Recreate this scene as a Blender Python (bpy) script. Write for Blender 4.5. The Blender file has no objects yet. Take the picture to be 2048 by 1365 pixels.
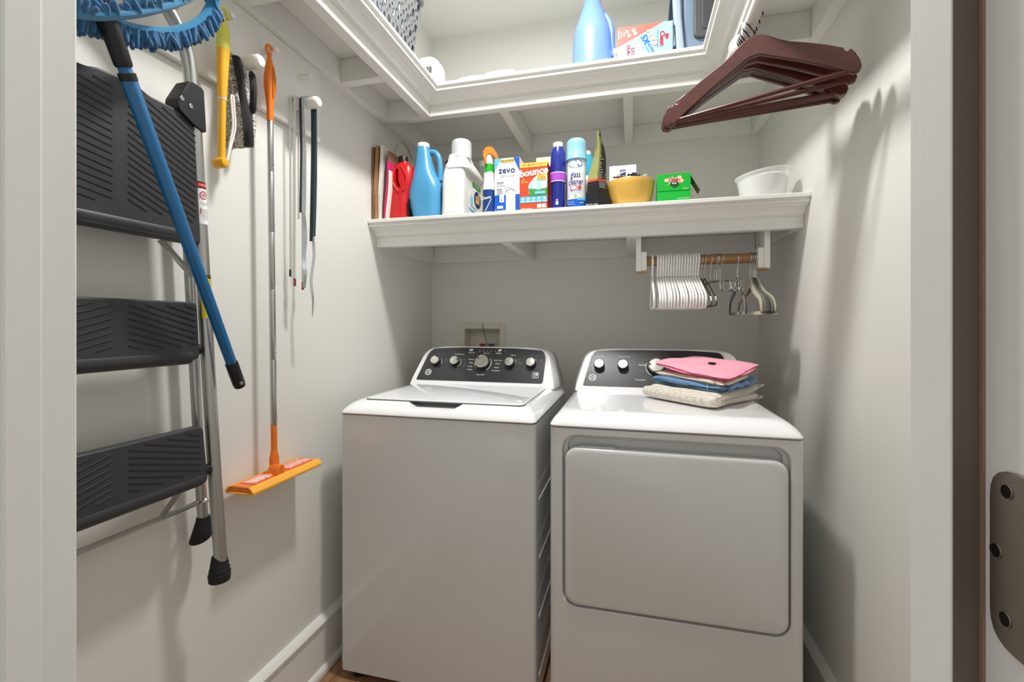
import bpy, bmesh, math, random
from mathutils import Vector, Matrix

random.seed(7)
PI = math.pi
SC = bpy.context.scene
COL = SC.collection

# ------------------------------------------------------------------ camera
cam_data = bpy.data.cameras.new('camera')
cam_data.sensor_width = 36.0
cam_data.lens = 923.85 * 36.0 / 2048.0
cam_data.shift_y = -35.1 / 2048.0
cam_data.clip_start = 0.03
cam = bpy.data.objects.new('camera', cam_data)
COL.objects.link(cam)
cam.location = (0, 0, 1.2223)
cam.rotation_euler = (PI / 2, 0, math.radians(14.468))
SC.camera = cam

# ------------------------------------------------------------------ world (even ambient fill, standing in for the unbuilt hallway behind the camera)
world = bpy.data.worlds.new('hall_ambient')
SC.world = world
world.use_nodes = True
world.node_tree.nodes['Background'].inputs[0].default_value = (1.0, 0.985, 0.97, 1)
world.node_tree.nodes['Background'].inputs[1].default_value = 0.56

LAMP = (-0.28, 1.25, 2.748)
ld = bpy.data.lights.new('ceiling_lamp_bulb', 'AREA')
ld.shape = 'DISK'
ld.size = 0.17
ld.energy = 23.0
ld.color = (1.0, 0.98, 0.95)
lamp = bpy.data.objects.new('ceiling_lamp_bulb', ld)
COL.objects.link(lamp)
lamp.location = (LAMP[0], LAMP[1], LAMP[2])

SC.cycles.max_bounces = 16
SC.cycles.diffuse_bounces = 6
SC.view_settings.view_transform = 'Standard'
SC.view_settings.look = 'None'
SC.view_settings.gamma = 1.0
SC.view_settings.use_curve_mapping = False
SC.view_settings.exposure = 0.27

# ------------------------------------------------------------------ room measures (metres; floor z = 0)
XL, XR, YB, ZC = -1.062, 0.572, 2.355, 2.785
YF0, YF1 = 0.255, 0.366           # front wall, hall side and closet side
ZU0, ZU1 = 2.099, 2.204           # upper shelf: fascia bottom, top
ZL0, ZL1 = 1.5496, 1.655          # lower shelf

# ------------------------------------------------------------------ materials
def lin(c):
    c /= 255.0
    return c / 12.92 if c <= 0.04045 else ((c + 0.055) / 1.055) ** 2.4

def rgb(r, g, b):
    return (lin(r), lin(g), lin(b), 1)

MATS = {}
def mat(name, col, rough=0.5, metal=0.0, var=0.04, scale=30, bump=0.0, bscale=200, trans=0.0, emit=0.0, coat=0.0, alpha=1.0, ior=1.45, sheen=0.0, stretch=None, sub=0.0):
    if name in MATS:
        return MATS[name]
    m = bpy.data.materials.new(name)
    m.use_nodes = True
    nt = m.node_tree
    b = nt.nodes['Principled BSDF']
    c = rgb(*col)
    tc = nt.nodes.new('ShaderNodeTexCoord')
    mp = nt.nodes.new('ShaderNodeMapping')
    nt.links.new(tc.outputs['Object'], mp.inputs[0])
    if stretch:
        mp.inputs['Scale'].default_value = stretch
    n = nt.nodes.new('ShaderNodeTexNoise')
    n.inputs['Scale'].default_value = scale
    n.inputs['Detail'].default_value = 4
    nt.links.new(mp.outputs[0], n.inputs['Vector'])
    mix = nt.nodes.new('ShaderNodeMix')
    mix.data_type = 'RGBA'
    lo = tuple(max(0, x * (1 - var)) for x in c[:3]) + (1,)
    hi = tuple(min(1, x * (1 + var)) for x in c[:3]) + (1,)
    mix.inputs[6].default_value = lo
    mix.inputs[7].default_value = hi
    nt.links.new(n.outputs['Fac'], mix.inputs[0])
    nt.links.new(mix.outputs[2], b.inputs['Base Color'])
    b.inputs['Roughness'].default_value = rough
    b.inputs['Metallic'].default_value = metal
    b.inputs['IOR'].default_value = ior
    b.inputs['Transmission Weight'].default_value = trans
    b.inputs['Coat Weight'].default_value = coat
    b.inputs['Coat Roughness'].default_value = 0.08
    b.inputs['Alpha'].default_value = alpha
    b.inputs['Sheen Weight'].default_value = sheen
    if sub:
        b.inputs['Subsurface Weight'].default_value = sub
        b.inputs['Subsurface Radius'].default_value = (0.01, 0.01, 0.01)
    if emit:
        b.inputs['Emission Color'].default_value = c
        b.inputs['Emission Strength'].default_value = emit
    if bump:
        n2 = nt.nodes.new('ShaderNodeTexNoise')
        n2.inputs['Scale'].default_value = bscale
        n2.inputs['Detail'].default_value = 3
        nt.links.new(mp.outputs[0], n2.inputs['Vector'])
        bp = nt.nodes.new('ShaderNodeBump')
        bp.inputs['Strength'].default_value = bump
        bp.inputs['Distance'].default_value = 0.002
        nt.links.new(n2.outputs['Fac'], bp.inputs['Height'])
        nt.links.new(bp.outputs[0], b.inputs['Normal'])
    MATS[name] = m
    return m

def wood_mat(name, c1, c2, rough=0.4, axis='y', scale=6.0):
    if name in MATS:
        return MATS[name]
    m = bpy.data.materials.new(name)
    m.use_nodes = True
    nt = m.node_tree
    b = nt.nodes['Principled BSDF']
    tc = nt.nodes.new('ShaderNodeTexCoord')
    mp = nt.nodes.new('ShaderNodeMapping')
    mp.inputs['Scale'].default_value = {'y': (22, 1.2, 22), 'x': (1.2, 22, 22), 'z': (22, 22, 1.2)}[axis]
    nt.links.new(tc.outputs['Object'], mp.inputs[0])
    oi = nt.nodes.new('ShaderNodeObjectInfo')
    ad = nt.nodes.new('ShaderNodeVectorMath')
    ad.operation = 'ADD'
    nt.links.new(mp.outputs[0], ad.inputs[0])
    nt.links.new(oi.outputs['Random'], ad.inputs[1])
    n = nt.nodes.new('ShaderNodeTexNoise')
    n.inputs['Scale'].default_value = scale
    n.inputs['Detail'].default_value = 6
    n.inputs['Distortion'].default_value = 0.6
    nt.links.new(ad.outputs[0], n.inputs['Vector'])
    cr = nt.nodes.new('ShaderNodeValToRGB')
    cr.color_ramp.elements[0].color = rgb(*c1)
    cr.color_ramp.elements[1].color = rgb(*c2)
    cr.color_ramp.elements[0].position = 0.3
    cr.color_ramp.elements[1].position = 0.7
    nt.links.new(n.outputs['Fac'], cr.inputs[0])
    nt.links.new(cr.outputs[0], b.inputs['Base Color'])
    b.inputs['Roughness'].default_value = rough
    MATS[name] = m
    return m

def weave_mat(name, c1, c2, sx, sy, rough=0.9, bump=0.6, axes=(0, 1, 2)):
    """knitted / woven cloth: two crossed waves give colour and relief"""
    if name in MATS:
        return MATS[name]
    m = bpy.data.materials.new(name)
    m.use_nodes = True
    nt = m.node_tree
    b = nt.nodes['Principled BSDF']
    b.inputs['Roughness'].default_value = rough
    b.inputs['Sheen Weight'].default_value = 0.3
    tc = nt.nodes.new('ShaderNodeTexCoord')
    w = []
    for d, s in (('X', sx), ('Y', sy)):
        t = nt.nodes.new('ShaderNodeTexWave')
        t.wave_type = 'BANDS'
        t.bands_direction = 'X' if d == 'X' else 'DIAGONAL'
        t.inputs['Scale'].default_value = s
        t.inputs['Distortion'].default_value = 1.2
        nt.links.new(tc.outputs['Object'], t.inputs['Vector'])
        w.append(t)
    mu = nt.nodes.new('ShaderNodeMath')
    mu.operation = 'MULTIPLY'
    nt.links.new(w[0].outputs['Fac'], mu.inputs[0])
    nt.links.new(w[1].outputs['Fac'], mu.inputs[1])
    cr = nt.nodes.new('ShaderNodeValToRGB')
    cr.color_ramp.elements[0].color = rgb(*c1)
    cr.color_ramp.elements[1].color = rgb(*c2)
    cr.color_ramp.elements[1].position = 0.5
    nt.links.new(mu.outputs[0], cr.inputs[0])
    nt.links.new(cr.outputs[0], b.inputs['Base Color'])
    bp = nt.nodes.new('ShaderNodeBump')
    bp.inputs['Strength'].default_value = bump
    bp.inputs['Distance'].default_value = 0.004
    nt.links.new(mu.outputs[0], bp.inputs['Height'])
    nt.links.new(bp.outputs[0], b.inputs['Normal'])
    MATS[name] = m
    return m

WALL = mat('wall_paint', (226, 226, 221), 0.42, var=0.015, scale=4, bump=0.06, bscale=120)
CEIL = mat('ceiling_paint', (232, 232, 228), 0.6, var=0.01, scale=4, bump=0.08, bscale=150)
TRIM = mat('trim_paint', (230, 230, 226), 0.32, var=0.015, scale=8, bump=0.05, bscale=60)
JAMB = mat('jamb_paint', (228, 228, 225), 0.4, var=0.02, scale=10, bump=0.12, bscale=40, stretch=(3, 3, 0.4))
WPLAS = mat('white_plastic', (238, 238, 236), 0.3, var=0.01)
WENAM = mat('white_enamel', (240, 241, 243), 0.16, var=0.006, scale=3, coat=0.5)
CABIN = mat('cabinet_enamel_shaded', (208, 209, 209), 0.2, var=0.006, scale=3, coat=0.6)  # deck's white greyed: the dimmer light on the fronts is put into this colour
BLACK = mat('black_plastic', (24, 24, 25), 0.45)
DARK = mat('dark_gap', (10, 10, 10), 0.8)
CHROME = mat('chrome', (205, 205, 205), 0.2, 1.0, var=0.02)
ALU = mat('brushed_aluminium', (186, 186, 184), 0.34, 1.0, var=0.05, scale=60, stretch=(1, 1, 0.05))
PW = mat('print_white', (245, 245, 245), 0.5)
PN = mat('print_navy', (28, 46, 120), 0.5)
PB = mat('print_black', (25, 25, 28), 0.5)
PR = mat('print_red', (196, 34, 40), 0.5)
PG = mat('print_grey', (150, 155, 165), 0.5)
PY = mat('print_yellow', (248, 205, 80), 0.5)
PO = mat('print_orange', (238, 120, 60), 0.5)
PLB = mat('print_light_blue', (96, 186, 228), 0.5)
PSK = mat('print_sky', (168, 216, 240), 0.5)
PGR = mat('print_green', (60, 150, 60), 0.5)

# ------------------------------------------------------------------ mesh helpers
class MB:
    def __init__(s):
        s.v, s.f = [], []
    def add(s, vs, fs):
        o = len(s.v)
        s.v += [tuple(p) for p in vs]
        s.f += [tuple(i + o for i in f) for f in fs]
        return s
    def box(s, x0, x1, y0, y1, z0, z1):
        return s.add([(x0, y0, z0), (x1, y0, z0), (x1, y1, z0), (x0, y1, z0), (x0, y0, z1), (x1, y0, z1), (x1, y1, z1), (x0, y1, z1)],
                     [(0, 3, 2, 1), (4, 5, 6, 7), (0, 1, 5, 4), (1, 2, 6, 5), (2, 3, 7, 6), (3, 0, 4, 7)])
    def loft(s, rings, cap0=True, cap1=True, closed=False):
        n = len(rings[0])
        vs = [p for r in rings for p in r]
        fs = []
        k = len(rings)
        for i in range(k if closed else k - 1):
            a, b = i * n, ((i + 1) % k) * n
            for j in range(n):
                fs.append((a + j, a + (j + 1) % n, b + (j + 1) % n, b + j))
        if not closed:
            if cap0: fs.append(tuple(range(n - 1, -1, -1)))
            if cap1: fs.append(tuple((k - 1) * n + j for j in range(n)))
        return s.add(vs, fs)
    def prism(s, poly, axis, a0, a1):
        def p(q, a):
            return {'x': (a, q[0], q[1]), 'y': (q[0], a, q[1]), 'z': (q[0], q[1], a)}[axis]
        return s.loft([[p(q, a0) for q in poly], [p(q, a1) for q in poly]])
    def tube(s, pts, r, n=10, closed=False, cap=True, flat=1.0):
        pts = [Vector(p) for p in pts]
        k = len(pts)
        rs = r if isinstance(r, (list, tuple)) else [r] * k
        T = []
        for i in range(k):
            a = pts[(i - 1) % k] if (closed or i > 0) else pts[i]
            b = pts[(i + 1) % k] if (closed or i < k - 1) else pts[i]
            T.append((b - a).normalized())
        up = Vector((0, 0, 1)) if abs(T[0].z) < 0.9 else Vector((1, 0, 0))
        N = (up - T[0] * up.dot(T[0])).normalized()
        rings = []
        for i in range(k):
            N = (N - T[i] * N.dot(T[i])).normalized()
            B = T[i].cross(N)
            rings.append([pts[i] + (N * math.cos(2 * PI * j / n) * flat + B * math.sin(2 * PI * j / n)) * rs[i] for j in range(n)])
        return s.loft(rings, cap, cap, closed)
    def lathe(s, prof, n=24, c=(0, 0, 0), sx=1.0, sy=1.0, axis='z', cap0=True, cap1=True):
        rings = []
        for r, h in prof:
            ring = []
            for j in range(n):
                a = 2 * PI * j / n
                x, y = r * math.cos(a) * sx, r * math.sin(a) * sy
                if axis == 'z': q = (x, y, h)
                elif axis == 'x': q = (h, x, y)
                else: q = (y, h, x)
                ring.append((q[0] + c[0], q[1] + c[1], q[2] + c[2]))
            rings.append(ring)
        return s.loft(rings, cap0, cap1)
    def xf(s, m):
        s.v = [tuple(m @ Vector(p)) for p in s.v]
        return s
    def merge(s, o):
        return s.add(o.v, o.f)

def rrect(w, d, r, z, cx=0.0, cy=0.0, n=5):
    """rounded rectangle ring in the XY plane"""
    r = max(1e-4, min(r, w / 2 - 1e-4, d / 2 - 1e-4))
    out = []
    for qx, qy, a0 in ((1, 1, 0), (-1, 1, PI / 2), (-1, -1, PI), (1, -1, 1.5 * PI)):
        for k in range(n + 1):
            a = a0 + PI / 2 * k / n
            out.append((cx + qx * (w / 2 - r) + r * math.cos(a), cy + qy * (d / 2 - r) + r * math.sin(a), z))
    return out

def rpoly(x0, x1, y0, y1, r, n=5):
    return [(p[0], p[1]) for p in rrect(x1 - x0, y1 - y0, r, 0, (x0 + x1) / 2, (y0 + y1) / 2, n)]

def round_poly(pts, r, n=4):
    """polygon with its corners rounded"""
    out = []
    k = len(pts)
    for i in range(k):
        p = Vector(pts[i]); a = Vector(pts[i - 1]); b = Vector(pts[(i + 1) % k])
        ri = r[i] if isinstance(r, (list, tuple)) else r
        d1, d2 = (a - p), (b - p)
        l = min(ri, d1.length * 0.45, d2.length * 0.45)
        q0, q1 = p + d1.normalized() * l, p + d2.normalized() * l
        for t in range(n + 1):
            t /= n
            out.append(tuple(q0 * (1 - t) ** 2 + p * 2 * t * (1 - t) + q1 * t * t))
    return out

def smooth_pts(pts, n=6, closed=False):
    """Catmull-Rom through points"""
    P = [Vector(p) for p in pts]
    k = len(P)
    out = []
    rng = range(k) if closed else range(k - 1)
    for i in rng:
        p1, p2 = P[i], P[(i + 1) % k]
        p0 = P[(i - 1) % k] if (closed or i > 0) else p1
        p3 = P[(i + 2) % k] if (closed or i < k - 2) else p2
        for t in range(n):
            t /= n
            out.append(0.5 * ((2 * p1) + (p2 - p0) * t + (2 * p0 - 5 * p1 + 4 * p2 - p3) * t * t + (3 * p1 - p0 - 3 * p2 + p3) * t ** 3))
    if not closed:
        out.append(P[-1])
    return out

def obj(name, mb, material, parent=None, smooth=35, bevel=0.0, seg=2, kind=None, subsurf=0):
    me = bpy.data.meshes.new(name)
    me.from_pydata(mb.v, [], mb.f)
    bm = bmesh.new()
    bm.from_mesh(me)
    bmesh.ops.recalc_face_normals(bm, faces=bm.faces)
    bm.to_mesh(me)
    bm.free()
    if smooth:
        for p in me.polygons:
            p.use_smooth = True
        me.set_sharp_from_angle(angle=math.radians(smooth))
    me.materials.append(material)
    o = bpy.data.objects.new(name, me)
    COL.objects.link(o)
    if parent is not None:
        o.parent = parent
    if bevel:
        b = o.modifiers.new('bevel', 'BEVEL')
        b.width = bevel
        b.segments = seg
        b.limit_method = 'ANGLE'
        b.angle_limit = math.radians(40)
        b.harden_normals = False
    if subsurf:
        s = o.modifiers.new('subsurf', 'SUBSURF')
        s.levels = s.render_levels = subsurf
    if kind:
        o['kind'] = kind
    return o

def cut(o, cutters):
    """boolean difference, applied at once so no cutter stays in the scene"""
    tmp = []
    for mb in cutters:
        c = obj('cutter', mb, o.data.materials[0], None, smooth=0)
        c.parent = o.parent
        m = o.modifiers.new('cut', 'BOOLEAN')
        m.operation = 'DIFFERENCE'
        m.solver = 'EXACT'
        m.object = c
        tmp.append(c)
    dg = bpy.context.evaluated_depsgraph_get()
    me = bpy.data.meshes.new_from_object(o.evaluated_get(dg))
    for p in me.polygons:
        p.use_smooth = True
    me.set_sharp_from_angle(angle=math.radians(32))
    o.modifiers.clear()
    old = o.data
    o.data = me
    me.name = old.name
    bpy.data.meshes.remove(old)
    for c in tmp:
        d = c.data
        bpy.data.objects.remove(c)
        bpy.data.meshes.remove(d)

def tag(o, label, cat, group=None):
    o['label'] = label
    o['category'] = cat
    if group: o['group'] = group
    return o

def thing(name, label, cat, loc=(0, 0, 0), rotz=0.0, group=None):
    o = bpy.data.objects.new(name, None)
    o.empty_display_size = 0.05
    COL.objects.link(o)
    o.location = loc
    o.rotation_euler = (0, 0, rotz)
    return tag(o, label, cat, group)

def structure(o):
    o['kind'] = 'structure'
    return o

def copy_tree(o, parent=None):
    c = o.copy()
    COL.objects.link(c)
    c.parent = parent
    for ch in list(o.children):
        copy_tree(ch, c)
    return c

FRONT = Matrix(((1, 0, 0, 0), (0, 0, -1, 0), (0, 1, 0, 0), (0, 0, 0, 1)))     # text plane seen from -Y
RIGHT = Matrix(((0, 0, 1, 0), (1, 0, 0, 0), (0, 1, 0, 0), (0, 0, 0, 1)))      # text plane seen from +X

def text(name, body, size, parent, at, material, face=FRONT, align='CENTER', bold=0.0, shear=0.0, wrap=None, rot=0.0, space=1.0, sx=1.0):
    cu = bpy.data.curves.new(name, 'FONT')
    cu.body = body
    cu.size = size
    cu.align_x = align
    cu.align_y = 'CENTER'
    cu.resolution_u = 2
    cu.offset = bold * size
    cu.shear = shear
    cu.space_character = space
    t = bpy.data.objects.new(name, cu)
    COL.objects.link(t)
    me = bpy.data.meshes.new_from_object(t)
    bpy.data.objects.remove(t)
    bpy.data.curves.remove(cu)
    me.transform(Matrix.Diagonal((sx, 1, 1, 1)))
    me.transform(Matrix.Rotation(rot, 4, 'Z'))
    if wrap:
        for v in me.vertices:
            a = v.co.x / wrap
            v.co = (wrap * math.sin(a), v.co.y, wrap * math.cos(a) - wrap)
    me.transform(Matrix.Translation(at) @ face)
    me.materials.clear()
    me.materials.append(material)
    o = bpy.data.objects.new(name, me)
    COL.objects.link(o)
    o.parent = parent
    return o

def plate(name, poly, parent, at, material, face=FRONT, t=0.0006, wrap=None):
    """thin printed patch: polygon in the text plane, t thick"""
    mb = MB().prism(poly, 'z', 0, t)
    if wrap:
        # subdivide along x by resampling the outline is not needed for small patches
        mb.v = [((wrap + z) * math.sin(x / wrap), y, (wrap + z) * math.cos(x / wrap) - wrap) for x, y, z in mb.v]
    mb.xf(Matrix.Translation(at) @ face)
    return obj(name, mb, material, parent, smooth=0)

def rect(x0, x1, y0, y1):
    return [(x0, y0), (x1, y0), (x1, y1), (x0, y1)]

def ell(cx, cy, rx, ry, n=24):
    return [(cx + rx * math.cos(2 * PI * i / n), cy + ry * math.sin(2 * PI * i / n)) for i in range(n)]

def band(name, parent, r, z0, z1, a0, a1, material, off=0.0005, n=20, c=(0, 0), r1=None):
    """label wrapped round a cylinder, angles from -Y direction"""
    r1 = r if r1 is None else r1
    mb = MB()
    vs, fs = [], []
    for i in range(n + 1):
        a = a0 + (a1 - a0) * i / n
        for rr, z in ((r + off, z0), (r1 + off, z1)):
            vs.append((c[0] + rr * math.sin(a), c[1] - rr * math.cos(a), z))
    for i in range(n):
        fs.append((2 * i, 2 * i + 2, 2 * i + 3, 2 * i + 1))
    mb.add(vs, fs)
    return obj(name, mb, material, parent, smooth=60)

# ================================================================== THE SETTING
# floor: strip-oak planks running towards the back wall
floor = structure(obj('floor', MB().box(-2.2, 1.9, -1.3, YB + 0.1, -0.03, -0.004), mat('subfloor', (60, 44, 32), 0.8)))
OAK = wood_mat('oak_floor', (128, 92, 64), (172, 134, 98), 0.32, 'y')
pw = 0.083
plank_meshes = {}
x = XL - 0.10
row = 0
while x < XR + 0.10:
    y = YF0 - 0.5 - 0.27 * (row % 3)
    while y < YB:
        L = (0.7, 0.95, 1.2)[(row * 7 + int(y * 10)) % 3]
        y1 = min(y + L, YB + 0.05)
        key = round(y1 - y, 3)
        if key not in plank_meshes:
            po = obj('plank', MB().box(0, pw - 0.0012, 0, key - 0.0012, -0.004, 0.0), OAK, floor, smooth=0)
            plank_meshes[key] = po.data
        else:
            po = bpy.data.objects.new('plank', plank_meshes[key])
            COL.objects.link(po)
            po.parent = floor
        po.location = (x, y, 0)
        y = y1
    x += pw
    row += 1

T = 0.1
structure(obj('wall_left', MB().box(XL - T, XL, YF1 - 0.02, YB + T, -0.004, ZC), WALL, smooth=0))
structure(obj('wall_right', MB().box(XR, XR + T, YF1 - 0.02, YB + T, -0.004, ZC), WALL, smooth=0))
wall_back = structure(obj('wall_back', MB().box(XL, XR, YB, YB + T, -0.004, ZC), WALL, smooth=0))
cut(wall_back, [MB().box(-0.873, -0.674, YB - 0.05, YB + 0.09, 1.02, 1.194)])
structure(obj('ceiling', MB().box(XL - T, XR + T, YF0, YB + T, ZC, ZC + 0.05), CEIL, smooth=0))
# front wall round the doorway the camera looks through
DXL, DXR, DZ = -0.579, 0.1800, 2.035
fw = MB().box(-2.2, DXL - 0.019, YF0, YF1, -0.004, ZC).box(DXR + 0.019, 1.9, YF0, YF1, -0.004, ZC)
fw.box(DXL - 0.019, DXR + 0.019, YF0, YF1, DZ + 0.019, ZC)
structure(obj('wall_front', fw, WALL, smooth=0))

def jamb(name, s, xf):
    """door jamb with its stop; s=+1 right side, -1 left side"""
    j = structure(obj(name, MB().box(min(xf, xf + s * 0.019), max(xf, xf + s * 0.019), YF0, YF1, 0, DZ), JAMB, bevel=0.0025))
    x0, x1 = sorted((xf - s * (0.013 if s > 0 else 0.0095), xf + s * 0.0005))
    obj('door_stop', MB().box(x0, x1, 0.2995, 0.3300, 0, DZ), JAMB, j, bevel=0.002)
    for side, y0, y1 in (('hall', YF0 - 0.016, YF0), ('closet', YF1, YF1 + 0.0)):
        if y1 > y0:
            xa, xb = sorted((xf + s * 0.006, xf + s * 0.07))
            obj('door_casing', MB().box(xa, xb, y0, y1, 0, DZ + 0.06), JAMB, j, bevel=0.003)
    return j
jamb('trim_1', -1, DXL)
jr = jamb('trim_2', 1, DXR)
obj('rabbet_shade_and_wood', MB().box(DXR - 0.0128, DXR - 0.0012, 0.2988, 0.2994, 0, DZ - 0.012), mat('shaded_stop_edge', (98, 86, 77), 0.6, var=0.1, scale=30, stretch=(1, 1, 0.1)), jr)  # dark taupe paints in the shade on the stop's hall-facing side
obj('rabbet_shade_and_wood', MB().box(DXR - 0.0014, DXR - 0.0002, 0.2965, 0.2994, 0, DZ - 0.012), mat('bare_wood_line', (140, 112, 94), 0.6, var=0.1, scale=30), jr)
jt = structure(obj('trim_3', MB().box(DXL, DXR, YF0, YF1, DZ, DZ + 0.019), JAMB))
obj('door_stop', MB().box(DXL, DXR, 0.2995, 0.33, DZ - 0.0095, DZ + 0.0005), JAMB, jt, bevel=0.002)

# hinge leaf let into the right jamb
NICK = mat('satin_nickel', (150, 143, 134), 0.36, 1.0, var=0.05, scale=90)
h = thing('door_hinge', 'satin nickel hinge leaf with screw holes on the right door jamb', 'hinge', (DXR, 0.2875, 1.098))
hp = round_poly([(0.003, -0.036), (0.003, 0.052), (-0.031, 0.052), (-0.031, -0.036)], [0.016, 0.016, 0.001, 0.001], 5)
leaf = obj('leaf', MB().prism(hp, 'x', -0.0022, 0.0004), NICK, h, bevel=0.0004)
SCREW = mat('screw_recess', (40, 37, 34), 0.5, 1.0)
for yy, zz in ((-0.0085, 0.042), (-0.0015, 0.010), (-0.0075, -0.021)):
    s_ = obj('screw', MB().lathe([(0.0034, -0.0027), (0.0030, -0.0024), (0.001, -0.0020)], 14, (0, yy, zz), axis='x'), SCREW, h)
    obj('screw_rim', MB().tube([(-0.0024, yy + 0.0036 * math.cos(a * PI / 8), zz + 0.0036 * math.sin(a * PI / 8)) for a in range(16)], 0.0004, 5, True), NICK, s_)
obj('knuckle', MB().lathe([(0.0055, -0.036), (0.0055, 0.052)], 14, (-0.002, -0.0375, 0)), NICK, h)

# baseboards with cap bead and shoe moulding
def baseboard(name, a, b, n):
    """from a to b along the wall, n = inward normal"""
    prof = [(0, 0), (0.030, 0), (0.030, 0.012), (0.026, 0.020), (0.017, 0.026), (0.017, 0.166), (0.024, 0.172), (0.024, 0.178), (0.017, 0.187), (0.008, 0.193), (0, 0.195)]
    rings = []
    for p in (a, b):
        rings.append([(p[0] + n[0] * q[0], p[1] + n[1] * q[0], q[1]) for q in prof])
    return structure(obj(name, MB().loft(rings), TRIM, smooth=25))
baseboard('baseboard_left', (XL, YF1), (XL, YB), (1, 0))
baseboard('baseboard_right', (XR, YF1), (XR, YB), (-1, 0))
baseboard('baseboard_back', (XL + 0.03, YB), (XR - 0.03, YB), (0, -1))

# ceiling lamp (just above the frame)
cl = thing('ceiling_lamp', 'round flush ceiling lamp lighting the closet', 'lamp', (LAMP[0], LAMP[1], ZC))
obj('lamp_base', MB().lathe([(0.15, 0), (0.15, -0.012), (0.13, -0.016)], 32), WPLAS, cl)
obj('lamp_shade', MB().lathe([(0.135, -0.012), (0.138, -0.022), (0.130, -0.030), (0.09, -0.034), (0.01, -0.035)], 32),
    mat('opal_glass', (255, 246, 232), 0.4, emit=3.0), cl)

# ================================================================== SHELVES
FR = 0.038
def moulding(name, path, parent, z, closed_ends=True):
    """mitred shelf moulding swept along path; path points carry the inward offset direction"""
    prof = [(0.0, 0.0), (0.064, 0.0), (0.066, -0.002), (0.066, -0.013), (0.064, -0.015), (0.056, -0.016), (0.056, -0.021), (0.0585, -0.024), (0.057, -0.029), (0.051, -0.031), (0.043, -0.032),
            (0.042, -0.036), (0.036, -0.037), (0.026, -0.042), (0.018, -0.049), (0.014, -0.057), (0.0135, -0.060), (0.008, -0.0605), (0.008, -0.064), (0.0, -0.0645)]
    rings = [[(p[0] + d[0] * o, p[1] + d[1] * o, z + h_) for o, h_ in prof] for p, d in path]
    return obj(name, MB().loft(rings), TRIM, parent, smooth=22)

YUF, XUL, XUR = 1.809, -0.828, 0.311
us = thing('upper_shelf', 'white U-shaped shelf near the ceiling with moulded front edge', 'shelf', (0, 0, 0))
YS = YF1 + 0.002
zb = ZU1 - 0.018
obj('shelf_board', MB().box(XL, XUL, YS, YB, zb, ZU1), TRIM, us)
obj('shelf_board', MB().box(XUL, XUR, YUF, YB, zb, ZU1), TRIM, us)
obj('shelf_board', MB().box(XUR, XR, YS, YB, zb, ZU1), TRIM, us)
obj('fascia', MB().box(XL, XR, YUF, YUF + FR, ZU0, zb), TRIM, us, bevel=0.003)
obj('fascia', MB().box(XUL - FR, XUL, YS, YUF, ZU0, zb), TRIM, us, bevel=0.003)
obj('fascia', MB().box(XUR, XUR + FR, YS, YUF, ZU0, zb), TRIM, us, bevel=0.003)
moulding('moulding', [((XUL, YS), (1, 0)), ((XUL, YUF), (1, -1)), ((XUR, YUF), (-1, -1)), ((XUR, YS), (-1, 0))], us, ZU1)
obj('ledger', MB().box(XL, XL + FR, YS, YUF, ZU0, zb), TRIM, us, bevel=0.002)
obj('ledger', MB().box(XL, XL + FR, YUF + FR, YB, ZU0, zb), TRIM, us, bevel=0.002)
obj('ledger', MB().box(XL + FR, XR - FR, YB - FR, YB, ZU0, zb), TRIM, us, bevel=0.002)
obj('ledger', MB().box(XR - FR, XR, YS, YUF, ZU0, zb), TRIM, us, bevel=0.002)
obj('ledger', MB().box(XR - FR, XR, YUF + FR, YB, ZU0, zb), TRIM, us, bevel=0.002)
for xx in (-0.510, -0.012):
    obj('cross_brace', MB().box(xx - FR / 2, xx + FR / 2, YUF + FR, YB - FR, ZU0, zb), TRIM, us, bevel=0.002)
for yy in (1.472, 1.02, 0.60):
    obj('cross_brace', MB().box(XL + FR, XUL - FR, yy, yy + FR, ZU0, zb), TRIM, us, bevel=0.002)
for yy in (1.60, 1.02, 0.60):
    obj('cross_brace', MB().box(XUR + FR, XR - FR, yy, yy + FR, ZU0, zb), TRIM, us, bevel=0.002)

YLF = 1.775
ls = thing('lower_shelf', 'white moulded shelf above the washer and dryer holding cleaning supplies', 'shelf', (0, 0, 0))
zb2 = ZL1 - 0.018
obj('shelf_board', MB().box(XL, XR, YLF, YB, zb2, ZL1), TRIM, ls)
obj('fascia', MB().box(XL, XR, YLF, YLF + FR, ZL0, zb2), TRIM, ls, bevel=0.003)
moulding('moulding', [((XL + 0.001, YLF), (0, -1)), ((XR - 0.001, YLF), (0, -1))], ls, ZL1)
obj('ledger', MB().box(XL, XL + FR * 0.5, YLF + FR, YB, ZL0, zb2), TRIM, ls, bevel=0.002)
obj('ledger', MB().box(XR - FR * 0.5, XR, YLF + FR, YB, ZL0, zb2), TRIM, ls, bevel=0.002)
obj('ledger', MB().box(XL + 0.02, XR - 0.02, YB - FR * 0.5, YB, ZL0, zb2), TRIM, ls, bevel=0.002)
for xx in (-0.497, 0.002):
    obj('cross_brace', MB().box(xx - FR / 2, xx + FR / 2, YLF + FR, YB - FR * 0.5, ZL0, zb2), TRIM, ls, bevel=0.002)

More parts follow.
